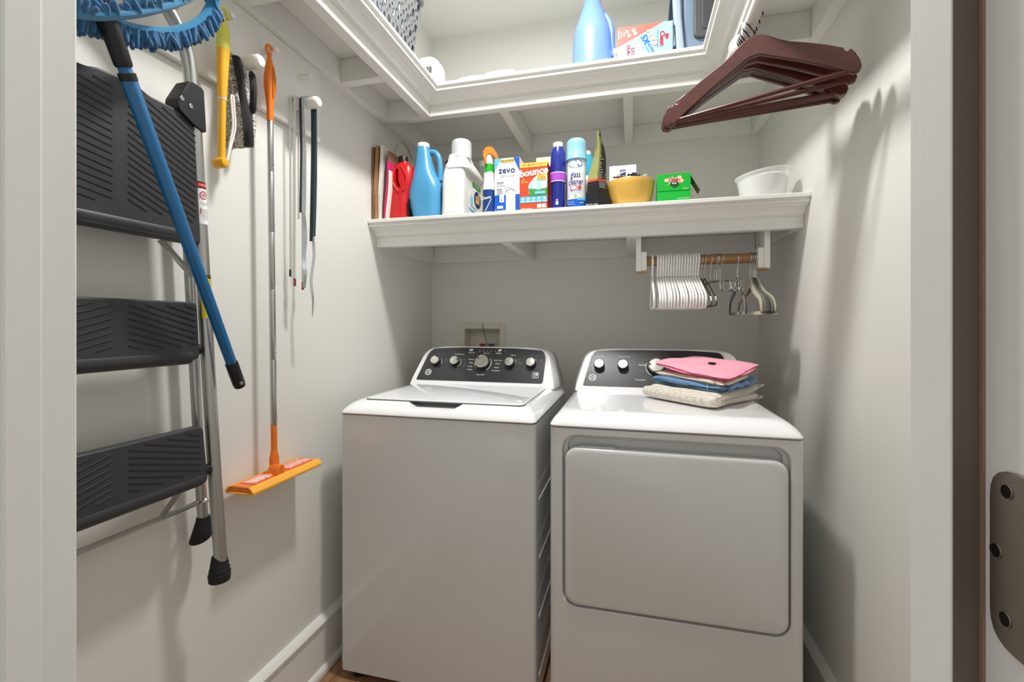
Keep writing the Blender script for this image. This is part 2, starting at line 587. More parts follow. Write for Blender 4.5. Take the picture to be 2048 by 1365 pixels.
# peg board on the left wall
pb = thing('peg_rail', 'white painted board with wooden pegs on the left wall', 'peg rail', (XL, 0.9, 1.85))
obj('board', MB().box(0, 0.016, -0.53, 0.491, 0.0, ZU0 - 1.85), TRIM, pb, bevel=0.004)
for yy in (-0.226, -0.074, 0.078, 0.232, 0.38):
    obj('small_peg', MB().lathe([(0.0085, 0.014), (0.0085, 0.060), (0.007, 0.064), (0.003, 0.065)], 14, (0, yy, 0.171), axis='x'), TRIM, pb)
for yy in (-0.118, 0.122, 0.356):
    obj('large_peg', MB().lathe([(0.015, 0.012), (0.0165, 0.06), (0.0185, 0.095), (0.0175, 0.106), (0.013, 0.1115), (0.005, 0.113)], 20, (0, yy, 0.070), axis='x'), TRIM, pb)

# recessed washing machine outlet box in the back wall
ob = thing('outlet_box', 'cream plastic washing machine outlet box recessed in the back wall', 'outlet box', (-0.7735, YB, 1.02))
CREAM = mat('cream_plastic', (222, 217, 202), 0.45)
fr = MB()
for a in ((-0.1315, -0.0995, -0.03, 0.209), (0.0995, 0.1325, -0.03, 0.209), (-0.0995, 0.0995, 0.174, 0.209), (-0.0995, 0.0995, -0.03, 0.0)):
    fr.box(a[0], a[1], -0.006, 0.0, a[2], a[3])
obj('frame', fr, CREAM, ob, bevel=0.002)
bx = MB()
bx.box(-0.0995, 0.0995, 0.083, 0.088, 0, 0.174).box(-0.0995, -0.0965, 0, 0.083, 0, 0.174).box(0.0965, 0.0995, 0, 0.083, 0, 0.174)
bx.box(-0.0965, 0.0965, 0, 0.083, 0, 0.003).box(-0.0965, 0.0965, 0, 0.083, 0.171, 0.174)
obj('box_liner', bx, CREAM, ob)
for xx, c_ in ((-0.012, (150, 40, 36)), (0.038, (36, 92, 110))):
    v_ = obj('valve', MB().lathe([(0.009, 0.003), (0.009, 0.06), (0.012, 0.062), (0.012, 0.075), (0.006, 0.078)], 14, (xx, 0.045, 0)), mat('brass', (176, 140, 70), 0.35, 1.0), ob)
    obj('valve_handle', MB().box(xx - 0.016, xx + 0.016, 0.038, 0.052, 0.078, 0.092), mat('valve_%d' % c_[0], c_, 0.4), v_, bevel=0.003)
obj('wire', MB().tube([(0.033, -0.006, 0.08), (0.018, -0.012, 0.14), (0.004, -0.010, 0.20)], 0.0016, 6), BLACK, ob)

# ================================================================== WASHER AND DRYER
PANEL = mat('console_black', (44, 45, 47), 0.3, var=0.12, scale=6, stretch=(1, 1, 40), coat=0.3)
KNOBF = mat('knob_face', (196, 196, 190), 0.25, 1.0, var=0.25, scale=9)
LID = mat('washer_lid', (236, 238, 242), 0.14, var=0.006, scale=3, coat=0.6)

PN_DIR = Vector((0, 0.1, 0.155)).normalized()          # up along the console face
PN_NRM = Vector((0, -0.155, 0.1)).normalized()         # out of the console face
def on_panel(x, z, out=0.0):
    y = 0.475 + (z - 0.955) / 1.55
    return Vector((x, y, z)) + PN_NRM * out
PFACE = Matrix(((1, 0, 0, 0), (0, PN_DIR.y, PN_NRM.y, 0), (0, PN_DIR.z, PN_NRM.z, 0), (0, 0, 0, 1)))

def at_panel(mb, x, z, out=0.0):
    return mb.xf(Matrix.Translation(on_panel(x, z, out)) @ PFACE)

def knob(root, x, z, r, turn):
    k = obj('knob', at_panel(MB().lathe([(r * 1.05, 0.0), (r * 1.05, 0.006), (r * 0.98, 0.008), (r * 0.98, 0.022), (r * 0.92, 0.0235)], 32), x, z), BLACK, root)
    obj('knob_cap', at_panel(MB().lathe([(r * 0.99, 0.017), (r * 1.0, 0.024), (r * 0.90, 0.0265), (r * 0.86, 0.0245), (r * 0.80, 0.0245), (0.001, 0.0255)], 32), x, z), KNOBF, k)
    c, s_ = math.cos(turn), math.sin(turn)
    mk = MB().box(-r * 0.07, r * 0.07, r * 0.62, r * 1.0, 0.0245, 0.0272)
    mk.xf(Matrix.Rotation(turn, 4, 'Z'))
    obj('knob_pointer', at_panel(mk, x, z), BLACK, k)
    return k

def arc(root, x, z, r, a0, a1, w=0.0012):
    mb = MB()
    pts = []
    n = 16
    for i in range(n + 1):
        a = a0 + (a1 - a0) * i / n
        pts.append((math.cos(a), math.sin(a)))
    poly = [(p[0] * (r - w / 2), p[1] * (r - w / 2)) for p in pts] + [(p[0] * (r + w / 2), p[1] * (r + w / 2)) for p in reversed(pts)]
    mb.prism(poly, 'z', 0.0022, 0.0026)
    obj('dial_mark', at_panel(mb, x, z), PW, root, smooth=0)

def ptext(root, s_, x, z, size=0.0068, m=None, align='CENTER', bold=0.0):
    text('panel_text', s_, size, root, on_panel(x, z, 0.0027), m or PW, PFACE, align, bold)

def monogram(root, x, z):
    """round script emblem"""
    mb = MB()
    for r0, r1 in ((0.0125, 0.0148),):
        n = 28
        poly = [(math.cos(2 * PI * i / n), math.sin(2 * PI * i / n)) for i in range(n)]
        rings = [[(p[0] * r0, p[1] * r0, 0.0022) for p in poly], [(p[0] * r0, p[1] * r0, 0.003) for p in poly],
                 [(p[0] * r1, p[1] * r1, 0.003) for p in poly], [(p[0] * r1, p[1] * r1, 0.0022) for p in poly]]
        mb.loft(rings, closed=True)
    for k in range(4):
        a = k * PI / 2 + PI / 4
        mb.tube([(0.0098 * math.cos(a + t), 0.0098 * math.sin(a + t), 0.0027) for t in (-0.55, -0.2, 0.2, 0.45)], 0.0010, 6)
    obj('emblem', at_panel(mb, x, z), PW, root)
    text('emblem_letters', 'GE', 0.0135, root, on_panel(x, z, 0.0027), PW, PFACE, 'CENTER', 0.012, 0.35)

def appliance(name, label, cat, loc, dryer):
    t = thing(name, label, cat, loc)
    w = 0.343
    # cabinet
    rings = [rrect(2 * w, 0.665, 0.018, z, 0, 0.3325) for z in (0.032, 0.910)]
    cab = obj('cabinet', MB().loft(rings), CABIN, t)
    if dryer:
        def fbox(x0, x1, z0, z1, r, y0, y1):
            return MB().prism([(p[0], p[1]) for p in rpoly(x0, x1, z0, z1, r, 6)], 'y', y0, y1)
        cut(cab, [fbox(-0.304, 0.310, 0.376, 0.889, 0.042, -0.02, 0.022), fbox(-0.29, 0.295, 0.80, 0.88, 0.03, -0.02, 0.034)])
        b_ = cab.modifiers.new('bevel', 'BEVEL'); b_.width = 0.003; b_.segments = 3; b_.limit_method = 'ANGLE'; b_.angle_limit = math.radians(40)
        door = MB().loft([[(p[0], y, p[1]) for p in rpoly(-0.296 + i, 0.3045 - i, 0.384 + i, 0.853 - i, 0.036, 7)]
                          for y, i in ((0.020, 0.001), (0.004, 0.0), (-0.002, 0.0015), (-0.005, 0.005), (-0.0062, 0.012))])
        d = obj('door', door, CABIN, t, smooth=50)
        obj('door_catch', MB().box(-0.255, -0.15, 0.004, 0.018, 0.8525, 0.8565), mat('door_seal', (196, 196, 198), 0.5), d, bevel=0.001)
    # white moulded top deck
    ins = [(0.9125, 0.0), (0.918, 0.0005), (0.926, 0.006), (0.936, 0.0155), (0.946, 0.030), (0.953, 0.046), (0.957, 0.064)]
    rings = [rrect(2 * (w + 0.001 - i * 0.75), 0.676 - i, 0.022 + i * 0.5, z, 0, 0.333 + i * 0.5) for z, i in ins]
    deck = obj('top_deck', MB().loft(rings), WENAM, t, smooth=40)
    obj('seam', MB().loft([rrect(2 * w - 0.004, 0.660, 0.016, z, 0, 0.3325) for z in (0.909, 0.914)]), DARK, t)
    if dryer:
        pass
    else:
        nt_ = MB().prism([(-0.118, 0.975), (-0.112, 0.957), (-0.080, 0.938), (0.060, 0.938), (0.092, 0.957), (0.098, 0.975)], 'y', -0.02, 0.095)
        cut(deck, [nt_])
        lid = MB().loft([[(p[0], p[1], z) for p in rpoly(-0.279 - e, 0.292 + e, 0.052 - e, 0.462, 0.022, 5)] for z, e in ((0.9555, 0.0), (0.9595, 0.0), (0.9615, -0.003))])
        obj('lid', lid, LID, t, smooth=50)
        obj('lid_gap', MB().loft([[(p[0], p[1], z) for p in rpoly(-0.2815, 0.2945, 0.0495, 0.4645, 0.024, 5)] for z in (0.9540, 0.9573)]), mat('lid_gap_grey', (90, 92, 95), 0.6), t)
        obj('handle_recess', MB().box(-0.10, 0.08, 0.088, 0.094, 0.936, 0.9555), mat('recess_grey', (150, 153, 156), 0.4), t)
    deck.modifiers.new('wn', 'WEIGHTED_NORMAL')
    # console
    def outline(sx, z0, z1):
        pts = [(-0.322, z0), (0.322, z0), (0.318, z0 + 0.03), (0.284, z1 - 0.012), (0.20, z1), (-0.20, z1), (-0.284, z1 - 0.012), (-0.318, z0 + 0.03)]
        return [(p[0] * sx, p[1]) for p in round_poly(pts, [0.004, 0.004, 0.03, 0.05, 0.06, 0.06, 0.05, 0.03], 5)]
    o0 = outline(1.0, 0.953, 1.118)
    rings = []
    for sx, sz, back in ((0.988, 0.985, 0.0), (0.997, 0.995, 0.002), (1.0, 1.0, 0.006), (1.012, 1.0, 0.016)):
        rings.append([(x_ * sx, 0.475 + ((0.953 + (z_ - 0.953) * sz) - 0.955) / 1.55 + back, 0.953 + (z_ - 0.953) * sz) for x_, z_ in o0])
    rings.append([(x_ * 1.035, 0.56 + 0.5 * max(0, (z_ - 0.955) / 1.55), z_) for x_, z_ in o0])
    rings.append([(x_ * 1.045, 0.658, min(z_, 1.10)) for x_, z_ in o0])
    con = obj('console', MB().loft(rings), WENAM, t, smooth=40)
    con.modifiers.new('wn', 'WEIGHTED_NORMAL')
    if dryer:
        pp = [(-0.292, 0.973), (0.280, 0.973), (0.250, 1.070), (0.236, 1.106), (0.12, 1.113), (-0.12, 1.113), (-0.248, 1.108), (-0.264, 1.085)]
    else:
        pp = [(-0.296, 0.973), (0.274, 0.973), (0.276, 1.075), (0.262, 1.104), (0.14, 1.112), (-0.12, 1.113), (-0.248, 1.107), (-0.268, 1.085)]
    pp = round_poly(pp, [0.006, 0.012, 0.02, 0.02, 0.05, 0.05, 0.02, 0.015], 4)
    mb = MB()
    mb.loft([[tuple(on_panel(x_, z_, o_)) for x_, z_ in pp] for o_ in (-0.004, 0.0020)])
    obj('control_panel', mb, PANEL, t, smooth=20)
    # feet
    for fx in (-0.29, 0.29):
        for fy in (0.05, 0.60):
            obj('foot', MB().lathe([(0.030, 0.0), (0.031, 0.010), (0.022, 0.016), (0.012, 0.018), (0.012, 0.034)], 18, (fx, fy, 0)), BLACK, t)
    # pressed ribs on the side panels
    for sgn in (-1, 1):
        for k in range(5):
            z = 0.10 + 0.187 * k
            if z < 0.80:
                rb = MB().prism([(0.055, z - 0.004), (0.055, z + 0.004), (0.61, z + 0.004), (0.61, z - 0.004)], 'x', sgn * (w - 0.002), sgn * (w + 0.003))
                obj('side_rib', rb, CABIN, t, bevel=0.002)
    return t

washer = appliance('washing_machine', 'white top-load washing machine with dark five-knob console', 'washer', (-0.628, 1.392, 0), False)
for x, tw in ((-0.221, -0.5), (-0.129, -1.35), (0.123, 0.0), (0.216, 0.25)):
    knob(washer, x, 1.049, 0.0205, tw)
knob(washer, -0.001, 1.047, 0.031, 0.85)
BL = mat('print_dim_blue', (84, 130, 160), 0.5)
ptext(washer, 'Water Level', -0.205, 1.083, 0.0085, BL)
ptext(washer, 'Temperature', -0.118, 1.083, 0.0085)
ptext(washer, 'Normal', 0.008, 1.089, 0.0085)
ptext(washer, 'Option', 0.131, 1.083, 0.0085)
ptext(washer, 'Wash Boost', 0.225, 1.083, 0.0085, BL)
for s_, x, z in (('Delicates', -0.042, 1.062), ('Bulky', -0.046, 1.048), ('Towels', -0.046, 1.033), ('Sanitize', -0.043, 1.020)):
    ptext(washer, s_, x, z, 0.0075, align='RIGHT')
for s_, x, z in (('Quick Wash', 0.047, 1.060), ('Whites', 0.056, 1.046), ('Casuals', 0.053, 1.031), ('Activewear', 0.046, 1.018)):
    ptext(washer, s_, x, z, 0.0075, align='LEFT')
ptext(washer, 'Rinse & Spin', -0.001, 1.000, 0.007)
ptext(washer, 'Deep Fill', -0.062, 1.090, 0.008)
ptext(washer, 'START', 0.064, 1.089, 0.0085, bold=0.02)
for s_, x, z in (('Hot', -0.176, 1.062), ('Warm', -0.172, 1.052), ('Cool', -0.088, 1.060), ('Tap', -0.083, 1.044), ('Cold', -0.085, 1.034), ('Extra', 0.158, 1.066), ('Rinse', 0.158, 1.060), ('Deep', 0.166, 1.053), ('Soak', 0.166, 1.048), ('Add', 0.256, 1.066), ('Boost', 0.257, 1.060)):
    ptext(washer, s_, x, z, 0.0055, PG)
arc(washer, -0.221, 1.049, 0.0265, -0.3, 0.75)
arc(washer, -0.129, 1.049, 0.0265, -1.0, 0.75)
arc(washer, 0.123, 1.049, 0.0265, 0.1, 0.85)
arc(washer, 0.216, 1.049, 0.0265, 0.6, 1.0)
arc(washer, -0.001, 1.047, 0.039, -0.95, 0.65, 0.0016)
arc(washer, -0.001, 1.047, 0.037, 3.1, 3.55, 0.0016)
arc(washer, -0.001, 1.047, 0.037, 3.75, 3.95, 0.0016)
for x in (-0.067, 0.066):
    obj('push_button', at_panel(MB().lathe([(0.0085, 0.0), (0.0085, 0.003), (0.0065, 0.0042), (0.001, 0.0045)], 20), x, 1.103), KNOBF, washer)
for k in range(5):
    obj('status_light', at_panel(MB().lathe([(0.0014, 0.0), (0.0014, 0.003)], 8), -0.025 + 0.018 * k, 1.097), PW, washer)
    ptext(washer, ('Fill', 'Wash', 'Rinse', 'Spin', 'Done')[k], -0.025 + 0.018 * k, 1.103, 0.0045, PG)
ptext(washer, 'Lid Lock', 0.093, 1.1035, 0.0048, PG)
ptext(washer, 'Water', 0.091, 1.0965, 0.0048, PG)
monogram(washer, -0.246, 1.005)
obj('badge', at_panel(MB().box(-0.013, 0.013, -0.013, 0.013, 0.0022, 0.0026), 0.240, 1.004), PW, washer, smooth=0)
obj('badge_field', at_panel(MB().box(-0.0118, 0.0118, -0.0118, 0.0118, 0.0026, 0.0029), 0.240, 1.004), PANEL, washer, smooth=0)
text('badge_number', '10', 0.019, washer, on_panel(0.240, 1.0065, 0.0031), PW, PFACE, bold=0.03)
text('badge_text', 'YEARS', 0.006, washer, on_panel(0.240, 0.9965, 0.0031), PW, PFACE)

dryer = appliance('clothes_dryer', 'white front-load dryer with large square door under folded laundry', 'dryer', (0.104, 1.381, 0), True)
for x, tw in ((-0.230, 0.3), (-0.136, 0.2)):
    knob(dryer, x, 1.049, 0.0205, tw)
knob(dryer, -0.009, 1.047, 0.031, 1.45)
knob(dryer, 0.17, 1.049, 0.0205, 0.2)
ptext(dryer, 'Tumble', -0.228, 1.085, 0.009)
ptext(dryer, 'Temperature', -0.132, 1.085, 0.009)
ptext(dryer, 'Normal', -0.062, 1.055, 0.0085, bold=0.015)
ptext(dryer, 'Timed Dry', -0.069, 0.999, 0.009)
for s_, x, z in (('Short', -0.264, 1.062), ('Extended', -0.188, 1.060), ('Low', -0.166, 1.064), ('High', -0.176, 1.055), ('No Heat', -0.098, 1.052), ('Off', -0.060, 1.034), ('70', -0.050, 1.012), ('Less Dry', -0.062, 1.064)):
    ptext(dryer, s_, x, z, 0.0055, PG)
arc(dryer, -0.009, 1.047, 0.039, 2.65, 3.2, 0.0018)
arc(dryer, -0.009, 1.047, 0.039, 3.35, 4.3, 0.0018)
monogram(dryer, -0.255, 1.003)

# ================================================================== STEP LADDER hanging on the left wall
LX, LY = -0.974, 0.678
STEP = mat('step_plastic', (54, 55, 58), 0.42, var=0.12, scale=160, bump=0.15, bscale=900)
STEPR = mat('step_ridge', (40, 41, 43), 0.42)
RUB = mat('rubber', (26, 26, 27), 0.7)
lad = thing('step_ladder', 'folded aluminium step ladder with three black ribbed steps hanging on the wall', 'step ladder', (LX, LY, 0.60))
def L(y, z, x=0.0):
    return (x, y - LY, z - 0.60)
half = [(0.914, 0.640), (0.893, 0.92), (0.877, 1.16), (0.857, 1.486), (0.840, 1.72), (0.831, 1.807), (0.820, 1.845), (0.797, 1.885), (0.762, 1.915), (0.72, 1.928)]
path = [L(y, z, 0.004) for y, z in half] + [L(2 * LY - y, z, 0.004) for y, z in reversed(half)]
obj('front_rail', MB().tube(smooth_pts(path, 5), 0.0143, 16), ALU, lad)
rear = [(0.915, 0.725), (0.909, 0.80), (0.882, 1.28), (0.870, 1.50), (0.862, 1.66)]
for s_ in (1, -1):
    pts = [L(LY + s_ * (y - LY), z, -0.050) for y, z in rear]
    obj('rear_leg', MB().tube(pts, 0.0115, 12), ALU, lad)
    # rubber feet
    yb = LY + s_ * (0.914 - LY)
    ft = MB().lathe([(0.0235, -0.060), (0.0245, -0.048), (0.021, -0.030), (0.0185, -0.012), (0.0165, 0.0), (0.0145, 0.001)], 18, L(yb, 0.655, 0.0))
    ft.xf(Matrix.Rotation(0.0, 4, 'X'))
    foot = obj('rubber_foot', ft, RUB, lad)
    for k in range(3):
        r_ = 0.0225 - 0.0022 * k
        obj('foot_ring', MB().tube([(L(yb, 0.612 + 0.011 * k)[0] + (r_ + 0.0012) * math.cos(a * PI / 10), L(yb, 0)[1] + (r_ + 0.0012) * math.sin(a * PI / 10), 0.612 + 0.011 * k - 0.6 + 0.003 * math.sin(a * PI / 10)) for a in range(20)], 0.0012, 6, True), RUB, foot)
    yr = LY + s_ * (0.915 - LY)
    obj('rubber_foot', MB().loft([[(L(yr, 0)[0] - 0.050 + 0.0155 * k1 * math.cos(a), L(yr, 0)[1] + (0.0155 * k1) * math.sin(a) - s_ * sh, z - 0.6 + sl * math.sin(a) * 0.0155 * s_) for a in [2 * PI * i / 16 for i in range(16)]]
                                  for z, k1, sh, sl in ((0.745, 0.95, 0, 0), (0.735, 1.05, 0, 0), (0.695, 1.55, 0.008, 0.5))]), RUB, lad)
    # black top joint with two rivets
    jy = [(0.853, 1.762), (0.818, 1.766), (0.790, 1.712), (0.792, 1.690), (0.832, 1.668), (0.860, 1.662)]
    poly = [(LY + s_ * (y - LY) - LY, z - 0.60) for y, z in jy]
    jt_ = obj('rail_joint', MB().prism(round_poly(poly, 0.008, 3), 'x', -0.0165, 0.0215), BLACK, lad, bevel=0.006, seg=3)
    for ry, rz in ((0.799, 1.716), (0.820, 1.708)):
        obj('rivet', MB().lathe([(0.0052, 0.0205), (0.0052, 0.0228), (0.0038, 0.0236), (0.0034, 0.0222), (0.001, 0.0222)], 14, L(LY + s_ * (ry - LY), rz), axis='x'), CHROME, jt_)

def step(pts, r, nose, ribs):
    """moulded tread folded flat against the wall: rounded slab with rolled nosing along its lower edge"""
    poly = [(p[0] - LY, p[1] - 0.60) for p in pts]
    st = obj('step', MB().prism(round_poly(poly, r, 5), 'x', -0.012, 0.014), STEP, lad, bevel=0.004, seg=3)
    (ya, za), (yb_, zb_) = nose
    obj('step_nosing', MB().tube([L(ya, za, -0.002), L(ya + 0.01, za, -0.002), L(yb_ - 0.01, zb_, -0.002), L(yb_, zb_, -0.002)], [0.0105, 0.0185, 0.0185, 0.0105], 18), STEP, st)
    rb = MB()
    for (y0, z0, y1, z1) in ribs:
        rb.tube([L(y0, z0, 0.0138), L(y1, z1, 0.0138)], 0.0018, 6)
    rd = obj('grip_ridges', rb, STEPR, st)
    for s_ in (1, -1):
        y = (ya if s_ < 0 else yb_)
        obj('pivot', MB().lathe([(0.013, -0.012 if s_ > 0 else 0.012), (0.013, 0.014 * s_), (0.010, 0.018 * s_), (0.006, 0.0185 * s_), (0.006, 0.0205 * s_)], 16, L(y, za + 0.014, 0.0), axis='y'), BLACK, st)
    return st

def chevron(z0, z1, hw0, hw1, gap, slope_l, slope_r, n):
    """ribs slanting from a centre gap out to both ends, clipped to the tread"""
    out = []
    zz = [z0 - 0.12 + (z1 - z0 + 0.24) * i / (n - 1) for i in range(n)]
    for z in zz:
        for sd, sl in ((1, slope_r), (-1, slope_l)):
            seg = []
            m = 40
            for i in range(m + 1):
                f = i / m
                hw = hw0 + (hw1 - hw0) * 0.5
                dy = gap + (hw - gap) * f
                zc = z + sl * dy
                if z0 <= zc <= z1:
                    seg.append((LY + sd * dy, zc))
            if len(seg) > 3:
                out.append((seg[0][0], seg[0][1], seg[-1][0], seg[-1][1]))
    return out

# platform (largest, top), middle and bottom step
step([(0.515, 1.405), (0.852, 1.405), (0.846, 1.60), (0.842, 1.672), (0.822, 1.690), (0.735, 1.692), (0.715, 1.700), (0.640, 1.700), (0.620, 1.692), (0.534, 1.690), (0.514, 1.672), (0.510, 1.60)], 0.012,
     ((0.522, 1.420), (0.834, 1.420)), chevron(1.452, 1.680, 0.160, 0.160, 0.014, 0.16, -0.42, 34))
step([(0.515, 1.140), (0.850, 1.140), (0.843, 1.271), (0.513, 1.271)], 0.014, ((0.516, 1.148), (0.842, 1.148)), chevron(1.170, 1.262, 0.160, 0.160, 0.016, -0.30, -0.30, 26))
step([(0.500, 0.850), (0.872, 0.850), (0.858, 0.985), (0.500, 0.985)], 0.014, ((0.494, 0.862), (0.868, 0.862)), chevron(0.884, 0.976, 0.172, 0.172, 0.016, -0.30, -0.30, 26))
# rear brace with strap plates
obj('rear_brace', MB().tube([L(0.449, 0.787, -0.050), L(0.470, 0.787, -0.044), L(0.886, 0.787, -0.044), L(0.907, 0.787, -0.050)], 0.006, 10), ALU, lad)
for s_ in (1, -1):
    obj('brace_bolt', MB().lathe([(0.008, -0.038), (0.008, -0.034), (0.0045, -0.030)], 12, L(LY + s_ * 0.230, 0.787), axis='x'), CHROME, lad)
    p0, p1 = L(LY + s_ * 0.125, 0.789, -0.042), L(LY + s_ * 0.182, 0.86, -0.030)
    obj('strap', MB().tube([p0, p1], 0.011, 8, flat=0.15), ALU, lad)
    p0, p1 = L(LY + s_ * 0.115, 1.405, -0.03), L(LY + s_ * 0.190, 1.335, -0.03)
    obj('strap', MB().tube([p0, p1], 0.012, 8, flat=0.15), ALU, lad)
    obj('hinge_strap', MB().tube([L(LY + s_ * 0.158, 1.66, -0.02), L(LY + s_ * 0.176, 1.42, -0.02)], 0.006, 8, flat=0.4), ALU, lad)

# warning stickers wrapped on the right rail
def sticker(name, y0, z0, y1, z1, m, a0=-1.2, a1=1.2, off=0.0006):
    vs, fs = [], []
    n = 12
    for i in range(n + 1):
        a = a0 + (a1 - a0) * i / n
        for y, z in ((y0, z0), (y1, z1)):
            r = 0.0143 + off
            p = L(y, z, 0.004)
            vs.append((p[0] + r * math.cos(a), p[1] - r * math.sin(a), p[2]))
    for i in range(n):
        fs.append((2 * i, 2 * i + 1, 2 * i + 3, 2 * i + 2))
    return obj(name, MB().add(vs, fs), m, lad, smooth=60)
def rail_y(z):
    for (ya, za), (yb_, zb_) in zip(half, half[1:]):
        if za <= z <= zb_:
            return ya + (yb_ - ya) * (z - za) / (zb_ - za)
def rs(name, z0, z1, m, **k):
    return sticker(name, rail_y(z0), z0, rail_y(z1), z1, m, **k)
w_ = rs('warning_sticker', 1.452, 1.542, PW)
rs('sticker_header', 1.533, 1.548, PB, off=0.0009)
rs('sticker_red_oval', 1.5355, 1.5455, PR, off=0.0012, a0=-0.9, a1=0.9)
YSTK = mat('sticker_yellow', (232, 208, 40), 0.5)
rs('caution_sticker', 1.235, 1.335, YSTK)
rs('sticker_header', 1.327, 1.335, PB, off=0.0009)
SF = Matrix(((0, 0, 1, 0), (1, 0, 0, 0), (0, 1, 0, 0), (0, 0, 0, 1)))
def stxt(body, y, z, size, m):
    text('sticker_text', body, size, lad, L(y, z, 0.0183 + 0.0016), m, SF, wrap=0.0155)
stxt('DANGER', rail_y(1.5405), 1.5405, 0.005, PW)
rr_ = []
mb = MB()
for i in range(20):
    a = 2 * PI * i / 20
    rr_.append((0.0095 * math.cos(a), 0.0095 * math.sin(a)))
mb.loft([[(p[0] * k, p[1] * k, 0.0) for p in rr_] for k in (1.0, 0.78)], False, False)
mb.add([(-0.0055, 0.0, 0.0002), (0, -0.0045, 0.0002), (0.0055, 0.0, 0.0002), (0.0, 0.005, 0.0002), (-0.0038, 0.0, 0.0002), (0, -0.0028, 0.0002), (0.0038, 0.0, 0.0002), (0.0, 0.0033, 0.0002)], [(0, 1, 5, 4), (1, 2, 6, 5), (2, 3, 7, 6), (3, 0, 4, 7)])
mb.v = [(0.0148 * math.sin(x / 0.0148), y, 0.0148 * math.cos(x / 0.0148) - 0.0148 + z) for x, y, z in mb.v]
mb.xf(Matrix.Translation(L(rail_y(1.52), 1.518, 0.0196)) @ SF)
obj('sticker_symbol', mb, PR, lad, smooth=0)
for body, z in (('NOT FOR', 1.519), ('STEP', 1.516)):
    stxt(body, rail_y(z), z, 0.0028, PB)
for body, z in (('LOWER STEPS', 1.500), ('USE ONLY', 1.496), ('THIS PRODUCT', 1.485), ('CONDUCTS', 1.481), ('ELECTRICITY', 1.477), ('KEEP FROM', 1.472), ('LIVE WIRES', 1.468), ('OUTLETS', 1.463)):
    stxt(body, rail_y(z) + 0.001, z, 0.0034, PB)
mb = MB().prism([(0.0, 0.010), (-0.002, 0.001), (-0.0002, 0.002), (-0.0015, -0.009), (0.0025, 0.003), (0.0006, 0.002), (0.0025, 0.009)], 'z', 0, 0.0003)
mb.xf(Matrix.Translation(L(rail_y(1.478) - 0.0085, 1.480, 0.0168)) @ SF)
obj('sticker_bolt', mb, PR, lad, smooth=0)
for body, z in (('CAUTION', 1.331), ('READ LABEL', 1.322), ('FACE LADDER', 1.316), ('WHEN CLIMBING', 1.310), ('KEEP BODY', 1.304), ('CENTERED', 1.298)):
    stxt(body, rail_y(z), z, 0.0038, PB if z < 1.33 else YSTK)

# ================================================================== BLUE CHENILLE MOP
BLUE = mat('mop_blue', (4, 96, 150), 0.3, var=0.06, coat=0.3)
CHEN = mat('chenille_blue', (8, 108, 166), 0.95, var=0.35, scale=500, bump=0.8, bscale=1400, sheen=0.6)
HEM = mat('hem_blue', (16, 138, 188), 0.95, var=0.2, scale=700, bump=0.6, bscale=1600, sheen=0.5)
A0 = Vector((-0.850, 0.575, 1.742)); A1 = Vector((-0.928, 0.930, 1.066))
mp_ = thing('chenille_mop', 'blue chenille mop with long blue pole hung over the step ladder', 'mop', tuple(A1))
def on(t, dx=0.0):
    p = A0.lerp(A1, t) - A1
    return (p.x + dx, p.y, p.z)
Ltot = (A1 - A0).length
obj('pole', MB().tube([on(0.10), on(0.115), on(0.12), on(0.93)], [0.0105, 0.0105, 0.0128, 0.0118], 18), BLUE, mp_)
obj('pole_collar', MB().tube([on(0.118), on(0.134)], 0.0138, 18), BLACK, mp_)
obj('socket', MB().tube([on(-0.02), on(0.0), on(0.03), on(0.075), on(0.10), on(0.106)], [0.014, 0.0150, 0.0150, 0.0145, 0.0140, 0.0125], 18), BLACK, mp_)
gr = obj('end_grip', MB().tube([on(0.905), on(0.91), on(0.985), on(0.996), on(1.0)], [0.0128, 0.0140, 0.0138, 0.0125, 0.008], 18), BLACK, mp_)
q = Vector(on(0.982))
obj('hang_hole', MB().tube([tuple(q + Vector((0.0115, -0.004, 0))), tuple(q + Vector((0.0145, -0.005, 0)))], 0.0045, 12), mat('hole_grey', (120, 120, 118), 0.6), gr)
# fabric sleeve: a loop of hemmed cloth hooked over the large peg
loop = [(-0.840, 0.470, 1.690), (-0.838, 0.540, 1.712), (-0.836, 0.615, 1.762), (-0.840, 0.695, 1.835), (-0.850, 0.760, 1.905), (-0.862, 0.795, 1.915), (-0.868, 0.785, 1.872),
        (-0.872, 0.752, 1.827), (-0.876, 0.700, 1.785), (-0.878, 0.640, 1.757), (-0.872, 0.590, 1.742), (-0.866, 0.530, 1.705), (-0.856, 0.480, 1.672)]
lp = smooth_pts(loop, 6, True)
lp = [p - A1 for p in lp]
hd = obj('mop_sleeve', MB().tube(lp, 0.0125, 12, True, flat=0.55), HEM, mp_)
fing = MB()
rnd = random.Random(3)
cen = sum(lp, Vector()) / len(lp)
for i in range(len(lp)):
    p = lp[i]
    tdir = (lp[(i + 1) % len(lp)] - lp[i - 1]).normalized()
    lower = (i > len(lp) * 0.42)
    out = (p - cen)
    out = (out - tdir * out.dot(tdir)).normalized()
    if not lower:
        out = Vector((0, -0.65, 0.75))
    for k in range(7 if lower else 5):
        base = p + tdir * rnd.uniform(-0.006, 0.006) + Vector((rnd.uniform(-0.014, 0.012), 0, 0))
        d = (out * rnd.uniform(0.5, 1.0) + Vector((rnd.uniform(-0.35, 0.8), rnd.uniform(-0.35, 0.35), (-0.55 if lower else 0.1) + rnd.uniform(-0.4, 0.3)))).normalized()
        ln = rnd.uniform(0.018, 0.030)
        fing.tube([base, base + d * ln * 0.5, base + d * ln * 0.9 + Vector((0, 0, -0.002)), base + d * ln + Vector((0, 0, -0.003))], [0.0038, 0.0046, 0.0042, 0.0020], 7)
